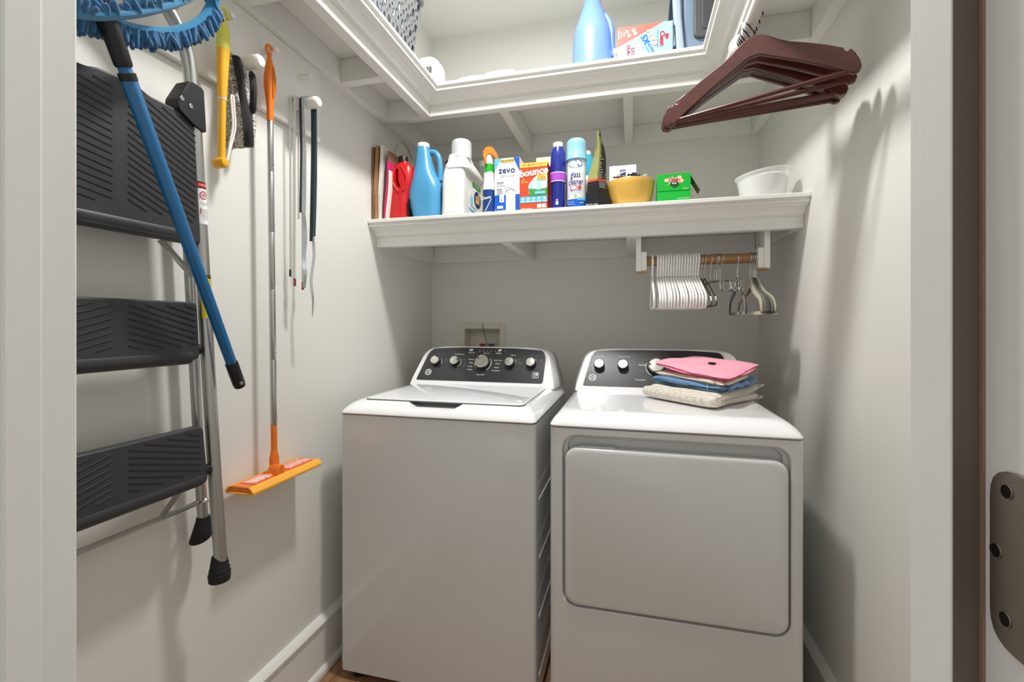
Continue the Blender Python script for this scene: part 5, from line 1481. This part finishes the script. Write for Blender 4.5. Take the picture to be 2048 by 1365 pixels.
# laundry basket with oval holes
GREYP = mat('basket_grey', (112, 113, 116), 0.4, var=0.03)
t = thing('laundry_basket', 'grey plastic basket with oval holes on the upper left shelf', 'basket', (-0.905, 1.455, Z1))
def holed_wall(p00, p10, p01, p11, nu, nv, th):
    """wall with staggered oval holes, corners given bottom-left, bottom-right, top-left, top-right"""
    P00, P10, P01, P11 = map(Vector, (p00, p10, p01, p11))
    def at_(u, v):
        return P00 * (1 - u) * (1 - v) + P10 * u * (1 - v) + P01 * (1 - u) * v + P11 * u * v
    nrm = (P10 - P00).cross(P01 - P00).normalized() * th
    mb = MB()
    m = 16
    for i in range(nu):
        for j in range(nv):
            cu, cv = (i + 0.5) / nu, (j + 0.5) / nv
            du, dv = 0.5 / nu, 0.5 / nv
            big = 0.70 if (i + j) % 2 == 0 else 0.40
            outer, inner = [], []
            for k in range(m):
                a = 2 * PI * k / m + PI / m
                c, s_ = math.cos(a), math.sin(a)
                q = max(abs(c), abs(s_))
                outer.append((cu + du * c / q, cv + dv * s_ / q))
                inner.append((cu + du * big * c, cv + dv * (big + 0.08) * s_))
            rings = [[at_(*p) for p in outer], [at_(*p) for p in inner], [at_(*p) + nrm for p in inner], [at_(*p) + nrm for p in outer]]
            mb.loft(rings, False, False)
    return mb
bz0, bz1 = 0.02, 0.225
mb = holed_wall((0.112, -0.125, bz0), (0.112, 0.130, bz0), (0.130, -0.150, bz1), (0.130, 0.160, bz1), 9, 5, 0.003)
obj('basket_wall', mb, GREYP, t, smooth=30)
mb = holed_wall((0.105, 0.138, bz0), (-0.105, 0.138, bz0), (0.120, 0.168, bz1), (-0.120, 0.168, bz1), 7, 6, 0.003)
obj('basket_wall', mb, GREYP, t, smooth=30)
mb = holed_wall((-0.105, -0.140, bz0), (0.105, -0.140, bz0), (-0.120, -0.166, bz1), (0.120, -0.166, bz1), 7, 6, 0.003)
obj('basket_wall', mb, GREYP, t, smooth=30)
mb = holed_wall((-0.112, 0.130, bz0), (-0.112, -0.125, bz0), (-0.130, 0.160, bz1), (-0.130, -0.150, bz1), 9, 6, 0.003)
obj('basket_wall', mb, GREYP, t, smooth=30)
for sx in (-1, 1):
    for sy in (-1, 1):
        obj('basket_corner', MB().loft([[(sx * (w_ - 0.012 + 0.013 * math.cos(a)), sy * (d_ - 0.012 + 0.013 * math.sin(a)), z) for a in [PI / 2 * k / 6 for k in range(7)]] + [(sx * (w_ - 0.012 + 0.0095 * math.cos(a)), sy * (d_ - 0.012 + 0.0095 * math.sin(a)), z) for a in [PI / 2 * k / 6 for k in range(6, -1, -1)]]
                                        for z, w_, d_ in ((bz0, 0.112, 0.138), (bz1, 0.130, 0.167))]), GREYP, t, smooth=50)
obj('basket_floor', MB().loft([rrect(0.226, 0.278, 0.02, z) for z in (0.0, bz0 + 0.001)]), GREYP, t)
rim = [Vector(p) for p in rrect(0.272, 0.352, 0.04, bz1 + 0.012, 0, 0, 6)]
obj('basket_rim', MB().tube(rim, 0.013, 10, True), GREYP, t)
t = thing('blue_package', 'blue and white package inside the grey basket', 'package', (-0.905, 1.45, Z1 + 0.024))
obj('package_body', MB().loft([rrect(w, d, 0.02, z) for z, w, d in ((0.0, 0.18, 0.23), (0.02, 0.205, 0.25), (0.14, 0.21, 0.255), (0.17, 0.16, 0.20))]), mat('package_print', (190, 222, 238), 0.4, var=0.5, scale=30), t, smooth=50)
obj('package_label', MB().box(0.1045, 0.1058, -0.06, 0.07, 0.03, 0.07), PW, t)

# ================================================================== CLOSET ROD WITH MAROON HANGERS
ROD = (0.308, 2.022)
t = thing('closet_rod', 'white closet rod under the right arm of the upper shelf', 'rod', (ROD[0], 1.455, ROD[1]))
obj('rod', MB().tube([(0, -1.085, 0), (0, 0.0, 0)], 0.0165, 24), TRIM, t)
obj('socket', MB().lathe([(0.019, -0.020), (0.024, -0.018), (0.033, -0.006), (0.034, 0.004), (0.033, 0.008), (0.001, 0.008)], 28, axis='y'), WPLAS, t)
obj('socket', MB().lathe([(0.033, -1.0865), (0.033, -1.080), (0.024, -1.066), (0.019, -1.064)], 28, axis='y'), WPLAS, t)
obj('drop_bracket', MB().box(0.004, 0.034, 0.008, 0.022, -0.020, ZU0 - ROD[1]), TRIM, t, bevel=0.002)
MAR = wood_mat('maroon_wood', (76, 33, 28), (86, 39, 33), 0.34, 'x', 4.0)
HOOK = mat('hook_black', (34, 34, 35), 0.3, 0.8)
def wood_hanger(label):
    t = thing('wooden_hanger', label, 'hanger', (0, 0, 0), 0, 'maroon hangers on the white rod')
    up = [(0.0, -0.050), (0.018, -0.053), (0.036, -0.064), (0.055, -0.080), (0.080, -0.096), (0.120, -0.116), (0.160, -0.138), (0.190, -0.157), (0.1935, -0.166), (0.1985, -0.169), (0.204, -0.164), (0.212, -0.176), (0.221, -0.196), (0.2245, -0.212), (0.220, -0.222), (0.208, -0.224)]
    lo = [(0.16, -0.190), (0.10, -0.152), (0.05, -0.124), (0.012, -0.103)]
    half_ = up + lo
    poly = half_ + [(-x, z) for x, z in reversed(half_[1:])]
    # shoulders sweep slightly forward, so loft thin slices
    mb = MB()
    rings = []
    for y in (-0.0068, 0.0068):
        rings.append([(x, y - 0.10 * max(0, abs(x) - 0.02) ** 1.6 * 1.0, z) for x, z in poly])
    mb.loft(rings)
    obj('hanger_frame', mb, MAR, t, bevel=0.0022)
    sw = 0.10 * 0.188 ** 1.6
    obj('trouser_bar', MB().tube([(-0.212, -sw, -0.2135), (0.212, -sw, -0.2135)], 0.0058, 12), MAR, t)
    pts = [(0.0, 0.0, -0.052), (0.0, 0.0, -0.030)] + [(0.0, 0.0, 0.0)] * 0
    hk = [Vector((0.0, 0, -0.055)), Vector((-0.002, 0, -0.036))]
    for i in range(13):
        a = -0.9 + (PI + 1.0) * i / 12
        hk.append(Vector((-0.0200 * math.cos(a), 0, 0.0200 * math.sin(a))))
    obj('hook', MB().tube(hk, 0.0016, 8), HOOK, t)
    return t
ordn = ['frontmost', 'second', 'third', 'fourth', 'fifth', 'rearmost']
proto = None
specs = [(1.324, -26.0, 0.0), (1.356, -18.5, -0.012), (1.385, -13.8, 0.014), (1.400, -13.6, -0.004), (1.412, -13.0, -0.012), (1.425, -11.4, 0.008)]
for i, (y, rz, rl) in enumerate(specs):
    lab = ('frontmost maroon wooden hanger on the white rod' if i == 0 else 'rearmost maroon wooden hanger on the white rod' if i == 5 else ordn[i] + ' maroon wooden hanger from the front on the white rod')
    if proto is None:
        proto = h_ = wood_hanger(lab)
    else:
        h_ = copy_tree(proto)
        h_['label'] = lab
    h_.location = (ROD[0] + 0.003, y, ROD[1] - 0.0015)
    h_.rotation_euler = (0, rl, math.radians(rz))

# ================================================================== LOWER ROD WITH SMALL HANGERS
RY, RZ = 1.862, 1.462
t = thing('hanger_rod', 'wooden rod on two white blocks under the lower shelf', 'rod', (0.254, RY, RZ))
obj('rod', MB().tube([(-0.200, 0, 0), (0.206, 0, 0)], 0.0180, 24), wood_mat('rod_wood', (132, 96, 60), (158, 120, 80), 0.45, 'x', 3.0), t)
RAW = wood_mat('raw_pine', (176, 136, 92), (200, 162, 118), 0.6, 'x')
for sg, x0, x1, x2 in ((-1, -0.236, -0.217, -0.197), (1, 0.228, 0.209, 0.189)):
    obj('rod_block', MB().box(min(x1, x2), max(x1, x2), -0.030, 0.034, -0.038, 0.034), TRIM, t, bevel=0.0015)
    hb = obj('hanging_board', MB().box(min(x0, x1), max(x0, x1), -0.032, 0.036, -0.040, zb2 - RZ), TRIM, t, bevel=0.0015)
    obj('raw_end', MB().box(min(x0, x2) + 0.001, max(x0, x2) - 0.001, -0.031, 0.035, -0.0425, -0.038), RAW, hb)
    obj('screw_hole', MB().lathe([(0.0022, -0.0005 + (x1 if sg > 0 else x1)), (0.0022, x1 - sg * 0.0004)], 8, (0, 0.0, 0.115), axis='x'), DARK, hb)

WHG = mat('white_hanger', (238, 238, 236), 0.35, var=0.01)
def plastic_hanger(label):
    t = thing('plastic_hanger', label, 'hanger', (0, 0, 0), 0, 'white hangers on the wooden rod')
    hk = [Vector((0, 0.0, -0.066)), Vector((0, -0.002, -0.046))]
    for i in range(11):
        a = -0.95 + (PI + 0.9) * i / 10
        hk.append(Vector((0, -0.0224 * math.cos(a), 0.0224 * math.sin(a))))
    obj('hook', MB().tube(hk, 0.0042, 8), WHG, t)
    bd = [(0, 0.0, -0.066), (0, -0.018, -0.076), (0, -0.086, -0.118), (0, -0.110, -0.136), (0, -0.118, -0.157), (0, -0.110, -0.176), (0, -0.086, -0.182)]
    full = bd + [(0, 0.0, -0.182)] + [(0, -y, z) for _, y, z in reversed(bd)]
    obj('hanger_frame', MB().tube(smooth_pts(full[:-1], 3, True), 0.0042, 8, True), WHG, t)
    obj('hook_joint', MB().lathe([(0.0046, -0.074), (0.0046, -0.060)], 10), mat('hanger_joint', (170, 172, 172), 0.4), t)
    return t
num = ['leftmost', 'second', 'third', 'fourth', 'fifth', 'sixth', 'seventh', 'eighth', 'ninth', 'tenth', 'eleventh', 'twelfth', 'thirteenth', 'fourteenth', 'fifteenth', 'sixteenth', 'rightmost']
xs_ = [0.079] + [0.0985 + (0.2435 - 0.0985) * k / 15 for k in range(16)]
proto = None
rj = random.Random(11)
for k, x_ in enumerate(xs_):
    lab = num[k] + ' white plastic hanger on the wooden rod' if k in (0, 16) else num[k] + ' white plastic hanger from the left on the wooden rod'
    if proto is None:
        proto = h_ = plastic_hanger(lab)
    else:
        h_ = copy_tree(proto)
        h_['label'] = lab
    h_.location = (x_, RY, RZ)
    h_.rotation_euler = (rj.uniform(-0.015, 0.015), 0, math.radians(0.5 + 5.5 * k / 16 + rj.uniform(-0.6, 0.6)) if k else 0.01)

def wire_hook(t, r=0.0014, drop=0.075):
    hk = [Vector((0, 0.0, -drop)), Vector((0, -0.001, -0.046))]
    for i in range(11):
        a = -0.95 + (PI + 0.9) * i / 10
        hk.append(Vector((0, -0.0197 * math.cos(a), 0.0197 * math.sin(a))))
    obj('hook', MB().tube(hk, r, 7), CHROME, t)

WIRE = mat('steel_wire', (176, 176, 174), 0.22, 1.0)
def metal_hanger(label):
    t = thing('metal_hanger', label, 'hanger', (0, 0, 0), 0, 'plain metal hangers on the wooden rod')
    wire_hook(t)
    bd = [(0, -0.004, -0.074), (0, -0.06, -0.105), (0, -0.120, -0.145), (0, -0.132, -0.160), (0, -0.125, -0.176), (0, -0.05, -0.178)]
    full = bd + [(0, -y, z) for _, y, z in reversed(bd)]
    obj('hanger_frame', MB().tube(smooth_pts(full, 3, True), 0.0024, 7, True), mat('dark_steel', (90, 90, 90), 0.3, 0.9), t)
    obj('end_sleeve', MB().tube([(0, -0.122, -0.147), (0, -0.131, -0.160), (0, -0.126, -0.174)], 0.0034, 8), WIRE, t)
    return t
proto = None
for k, (x_, rz) in enumerate(((0.2555, 7), (0.2665, 9))):
    lab = ('slim dark metal hanger right beside the white hangers', 'slim dark metal hanger nearest the clip hangers')[k]
    if proto is None: proto = h_ = metal_hanger(lab)
    else:
        h_ = copy_tree(proto); h_['label'] = lab
    h_.location = (x_, RY, RZ)
    h_.rotation_euler = (0, 0, math.radians(rz))

def clip_hanger(label):
    t = thing('clip_hanger', label, 'hanger', (0, 0, 0), 0, 'chrome clip hangers on the wooden rod')
    wire_hook(t, 0.0016, 0.080)
    obj('hanger_bar', MB().tube([(0, -0.115, -0.086), (0, -0.01, -0.084), (0, 0.0, -0.078), (0, 0.01, -0.084), (0, 0.115, -0.086)], 0.0018, 7), WIRE, t)
    for s_ in (-1, 1):
        cl_ = MB().tube([(-0.004, s_ * 0.098, -0.083), (-0.007, s_ * 0.098, -0.098), (0.0, s_ * 0.098, -0.125), (0.007, s_ * 0.098, -0.098), (0.004, s_ * 0.098, -0.083)], 0.0016, 6)
        cl_.tube([(0.0, s_ * 0.098 - 0.016, -0.122), (0.0, s_ * 0.098 + 0.016, -0.122)], 0.0026, 7)
        cl_.tube([(0.0, s_ * 0.098 - 0.014, -0.090), (0.0, s_ * 0.098 + 0.014, -0.090), (0.0, s_ * 0.098 + 0.014, -0.120)], 0.0014, 6)
        obj('clip', cl_, CHROME, t)
    return t
proto = None
for k, (x_, rz, rx) in enumerate(((0.2865, 14, 0.0), (0.3020, 28, 0.02), (0.3090, 20, 0.0), (0.3155, 33, -0.01), (0.3225, 24, 0.03))):
    lab = ('leftmost chrome clip hanger on the wooden rod', 'second chrome clip hanger from the left', 'middle chrome clip hanger of the five', 'fourth chrome clip hanger from the left', 'rightmost chrome clip hanger on the wooden rod')[k]
    if proto is None: proto = h_ = clip_hanger(lab)
    else:
        h_ = copy_tree(proto); h_['label'] = lab
    h_.location = (x_, RY, RZ)
    h_.rotation_euler = (rx, 0, math.radians(rz))

def velvet_hanger(label, material, hw=0.118):
    t = thing('velvet_hanger', label, 'hanger', (0, 0, 0), 0, 'velvet hangers on the wooden rod')
    wire_hook(t, 0.0016, 0.078)
    o_ = [(0.0, -0.070), (0.014, -0.076), (0.030, -0.098), (0.055, -0.122), (hw - 0.020, -0.145), (hw - 0.004, -0.165), (hw, -0.190), (hw - 0.002, -0.204), (hw - 0.010, -0.209)]
    i_ = [(0.0, -0.100), (0.012, -0.108), (0.040, -0.132), (hw - 0.030, -0.155), (hw - 0.015, -0.172), (hw - 0.011, -0.192), (hw - 0.014, -0.197)]
    outer = o_ + [(-x, z) for x, z in reversed(o_)]
    inner = i_ + [(-x, z) for x, z in reversed(i_)]
    outer = smooth_pts([(x, z, 0) for x, z in outer[:-1]], 3, True)
    inner = smooth_pts([(x, z, 0) for x, z in inner[:-1]], 3, True)
    n = 48
    def resample(P):
        L_ = [0.0]
        for a, b in zip(P, P[1:] + P[:1]):
            L_.append(L_[-1] + (b - a).length)
        out = []
        for k in range(n):
            s_ = L_[-1] * k / n
            j = max(i for i in range(len(P)) if L_[i] <= s_ + 1e-9)
            f = (s_ - L_[j]) / max(1e-9, L_[j + 1] - L_[j])
            out.append(P[j].lerp(P[(j + 1) % len(P)], f))
        return out
    O, I = resample(outer), resample(inner)
    mb = MB()
    mb.loft([[(y, p.x, p.y) for p in R_] for R_, y in ((O, -0.0026), (O, 0.0026), (I, 0.0026), (I, -0.0026))], closed=True)
    obj('hanger_frame', mb, material, t, smooth=40, bevel=0.0008)
    return t
VD = mat('velvet_black', (58, 58, 56), 0.9, sheen=0.5)
VB = mat('velvet_beige', (186, 176, 150), 0.9, sheen=0.5)
VG = mat('velvet_olive', (104, 106, 88), 0.9, sheen=0.5)
for x_, rz, m_, lab in ((0.380, 2, VD, 'black velvet hanger standing alone between the clip hangers and the velvet group'),
                        (0.4210, 6, VB, 'beige velvet hanger at the front of the velvet group'),
                        (0.4265, 9, VG, 'olive velvet hanger just behind the front beige one'),
                        (0.4330, 12, VD, 'charcoal velvet hanger in the middle of the velvet group'),
                        (0.4375, 15, VG, 'olive velvet hanger second from the right rod block'),
                        (0.4425, 17, VB, 'beige velvet hanger closest to the right rod block')):
    h_ = velvet_hanger(lab, m_)
    h_.location = (x_, RY, RZ)
    h_.rotation_euler = (0, 0, math.radians(rz))

# ================================================================== FOLDED LAUNDRY ON THE DRYER
ZD = 0.9575
def quad_pt(q, u, v):
    a, b, c, d = (Vector(p) for p in q)      # left, front, right, back corner
    return b * (1 - u) * (1 - v) + a * u * (1 - v) + c * (1 - u) * v + d * u * v
def slab(q, z0, th, n=18, m=18, seed=0, wav=0.002, rnd_=0.012, sag=None, warp=0.004):
    """soft cloth layer over the quad: rounded rim, gentle ripples"""
    rg = random.Random(seed)
    ph = [rg.uniform(0, 6) for _ in range(6)]
    top, bot = {}, {}
    vs, fs = [], []
    def edge(f):
        return min(1.0, math.sqrt(max(0.0, 1 - (1 - min(1, f)) ** 2)))
    for s_ in (1, -1):
        for i in range(n + 1):
            for j in range(m + 1):
                u, v = i / n, j / m
                p = quad_pt(q, u, v)
                lu = min(u, 1 - u) * 0.30
                lv = min(v, 1 - v) * 0.30
                e = edge(min(lu, lv) / rnd_ if rnd_ else 1)
                hgt = th / 2 * (0.30 + 0.70 * e) if (i in (0, n) or j in (0, m)) is False else 0.0
                w_ = wav * (math.sin(u * 9 + ph[0]) * math.cos(v * 7 + ph[1]) + 0.6 * math.sin((u + v) * 13 + ph[2]))
                wx = warp * math.sin(v * 8 + ph[3] + u * 2)
                wy = warp * math.sin(u * 7 + ph[4] - v * 2)
                zz = z0 + th / 2 + s_ * hgt + w_ * (0.4 + 0.6 * (s_ > 0)) + (sag(u, v) if sag else 0)
                vs.append((p.x + wx, p.y + wy, zz))
    N = (n + 1) * (m + 1)
    for i in range(n):
        for j in range(m):
            a = i * (m + 1) + j
            fs.append((a, a + 1, a + m + 2, a + m + 1))
            fs.append((N + a, N + a + m + 1, N + a + m + 2, N + a + 1))
    mb = MB().add(vs, fs)
    return mb
def tilt(k):
    return lambda u, v: k * (-(1 - u) * (1 - v) + 0.7 * u * v - 0.25 * v * (1 - u))
def cloth(name, mb, material, parent):
    o = obj(name, mb, material, parent, smooth=80)
    bm = bmesh.new(); bm.from_mesh(o.data)
    bmesh.ops.remove_doubles(bm, verts=bm.verts, dist=0.0003)
    bmesh.ops.recalc_face_normals(bm, faces=bm.faces)
    bm.to_mesh(o.data); bm.free()
    for p in o.data.polygons: p.use_smooth = True
    s_ = o.modifiers.new('subsurf', 'SUBSURF'); s_.levels = s_.render_levels = 1
    return o
c0 = Vector((0.25, 1.70, 0))
def Q(*pts):
    return [(p[0] - c0.x, p[1] - c0.y, 0) for p in pts]
def knit_mat(name, c1, c2, scale):
    m = bpy.data.materials.new(name); m.use_nodes = True
    nt = m.node_tree; b = nt.nodes['Principled BSDF']; b.inputs['Roughness'].default_value = 0.95; b.inputs['Sheen Weight'].default_value = 0.3
    tc = nt.nodes.new('ShaderNodeTexCoord'); mp2 = nt.nodes.new('ShaderNodeMapping')
    mp2.inputs['Rotation'].default_value = (0, 0, 0.8); mp2.inputs['Scale'].default_value = (0.8, 1.5, 1.5)
    v = nt.nodes.new('ShaderNodeTexVoronoi'); v.inputs['Scale'].default_value = scale; v.inputs['Randomness'].default_value = 0.35
    cr = nt.nodes.new('ShaderNodeValToRGB'); cr.color_ramp.elements[0].color = rgb(*c2); cr.color_ramp.elements[1].color = rgb(*c1)
    cr.color_ramp.elements[0].position = 0.25; cr.color_ramp.elements[1].position = 0.75
    nt.links.new(tc.outputs['Object'], mp2.inputs[0]); nt.links.new(mp2.outputs[0], v.inputs['Vector']); nt.links.new(v.outputs['Distance'], cr.inputs[0]); nt.links.new(cr.outputs[0], b.inputs['Base Color'])
    bp = nt.nodes.new('ShaderNodeBump'); bp.invert = True; bp.inputs['Strength'].default_value = 0.8; bp.inputs['Distance'].default_value = 0.004
    nt.links.new(v.outputs['Distance'], bp.inputs['Height']); nt.links.new(bp.outputs[0], b.inputs['Normal'])
    return m
KNIT = knit_mat('knit_cream', (196, 184, 166), (242, 236, 226), 105)
t = thing('knit_towel', 'cream knitted throw with fringe at the bottom of the laundry stack', 'throw', (c0.x, c0.y, ZD))
tq = Q((0.052, 1.735), (0.256, 1.520), (0.440, 1.770), (0.235, 1.845))
cloth('throw_layer', slab(tq, 0.001, 0.024, seed=1, wav=0.0012), KNIT, t)
cloth('throw_layer', slab(Q((0.050, 1.733), (0.258, 1.522), (0.436, 1.778), (0.235, 1.848)), 0.020, 0.028, seed=2, wav=0.0016, sag=lambda u, v: 0.010 * max(0, v - 0.72) / 0.28), KNIT, t)
obj('throw_fold', MB().tube([(p.x, p.y, 0.024) for p in [quad_pt(tq, i / 10, -0.005) for i in range(11)]], [0.016, 0.0205] + [0.0218] * 7 + [0.0205, 0.016], 12, flat=1.0), KNIT, t)
fr_ = MB()
rg = random.Random(9)
for lay, z in ((0, 0.012), (1, 0.040)):
    for k in range(26):
        p = quad_pt(tq, k / 25 * 0.55, 0.985)
        d = Vector((0.55, 0.80, 0)).normalized()
        l_ = rg.uniform(0.012, 0.020)
        b_ = Vector((p.x, p.y, z + rg.uniform(-0.008, 0.008) + (0.008 if lay else 0)))
        fr_.tube([b_ - d * 0.01, b_ + d * l_ * 0.6 + Vector((rg.uniform(-.004, .004), 0, 0.002)), b_ + d * l_], [0.0028, 0.0032, 0.0018], 6)
obj('fringe', fr_, KNIT, t, kind='stuff')
DENIM = weave_mat('denim', (66, 108, 158), (126, 168, 208), 160, 180, 0.85, 0.3)
t = thing('folded_jeans', 'folded blue jeans between the cream throw and beige trousers', 'jeans', (c0.x, c0.y, ZD + 0.049))
jq = Q((0.070, 1.745), (0.272, 1.545), (0.425, 1.775), (0.235, 1.850))
cloth('denim_layer', slab(jq, 0.0, 0.016, seed=3, wav=0.0022, sag=tilt(0.006)), weave_mat('denim_dark', (46, 88, 112), (88, 132, 158), 160, 180, 0.85, 0.3), t)
cloth('denim_layer', slab(Q((0.066, 1.740), (0.266, 1.536), (0.430, 1.785), (0.235, 1.852)), 0.010, 0.022, seed=4, wav=0.0036, warp=0.006, sag=tilt(0.010)), DENIM, t)
for k in range(3):
    p = [quad_pt(jq, 0.0, f) for f in (0.15 + 0.25 * k, 0.30 + 0.25 * k, 0.42 + 0.25 * k)]
    obj('denim_crease', MB().tube(smooth_pts([(p[0].x + 0.004, p[0].y - 0.002, 0.010), (p[1].x + 0.010, p[1].y, 0.020), (p[2].x + 0.004, p[2].y, 0.014)], 4), 0.0075, 8), DENIM, t)
obj('denim_seam', MB().tube([(q_.x - 0.002, q_.y - 0.003, z) for q_, z in ((quad_pt(jq, 0.16, -0.012), 0.002), (quad_pt(jq, 0.165, -0.026), 0.012), (quad_pt(jq, 0.17, -0.010), 0.022))], 0.0011, 6), mat('denim_thread', (170, 190, 206), 0.9), t)
BEI = mat('beige_twill', (212, 202, 182), 0.9, var=0.06, scale=300, bump=0.2, bscale=900)
t = thing('folded_trousers', 'folded beige trousers under the pink shirt', 'trousers', (c0.x, c0.y, ZD + 0.080))
bq = Q((0.076, 1.738), (0.276, 1.545), (0.400, 1.755), (0.225, 1.845))
cloth('twill_layer', slab(bq, 0.0, 0.018, seed=5, wav=0.0018, sag=tilt(0.015)), BEI, t)
p0 = [quad_pt(bq, 0.0, f) for f in (0.1, 0.35, 0.62, 0.85)]
obj('twill_fold', MB().tube(smooth_pts([(p0[0].x + 0.002, p0[0].y, -0.004), (p0[1].x + 0.008, p0[1].y - 0.002, 0.002), (p0[2].x + 0.009, p0[2].y, 0.006), (p0[3].x, p0[3].y, 0.004)], 4), [0.006] * 12 + [0.004], 8), BEI, t)
obj('twill_stitch', MB().tube([(q_.x - 0.001, q_.y - 0.002, z) for q_, z in ((quad_pt(bq, 0.10, -0.008), -0.011), (quad_pt(bq, 0.10, -0.016), -0.004), (quad_pt(bq, 0.10, -0.006), 0.003))], 0.0009, 6), PB, t)
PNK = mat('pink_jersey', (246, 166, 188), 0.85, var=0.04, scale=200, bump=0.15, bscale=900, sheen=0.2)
t = thing('folded_shirt', 'folded pink shirt with tiny black emblem on top of the laundry stack', 'shirt', (c0.x, c0.y, ZD + 0.100))
def ridge(u, v):
    w_ = min(1.0, max(0.0, (u + v - 0.42) / 0.75))
    return tilt(0.018)(u, v) + 0.016 * w_ * w_ * (3 - 2 * w_)
pq = Q((0.080, 1.735), (0.286, 1.540), (0.425, 1.765), (0.225, 1.850))
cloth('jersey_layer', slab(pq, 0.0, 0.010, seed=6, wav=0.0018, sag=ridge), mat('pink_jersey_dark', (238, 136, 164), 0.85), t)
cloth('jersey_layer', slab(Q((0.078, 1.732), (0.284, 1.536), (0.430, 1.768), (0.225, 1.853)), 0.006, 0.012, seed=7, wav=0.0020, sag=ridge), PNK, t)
ev = []
for du_, dv_ in ((-0.040, -0.045), (0.040, -0.050), (0.050, 0.010), (0.0, 0.055), (-0.040, 0.040)):
    u_, v_ = 0.40 + du_, 0.46 + dv_
    p_ = quad_pt(pq, u_, v_)
    ev.append((p_.x, p_.y, 0.0225 + ridge(u_, v_)))
obj('emblem', MB().loft([ev, [(a_, b_, c_ + 0.0012) for a_, b_, c_ in ev]]), PB, t, smooth=0)
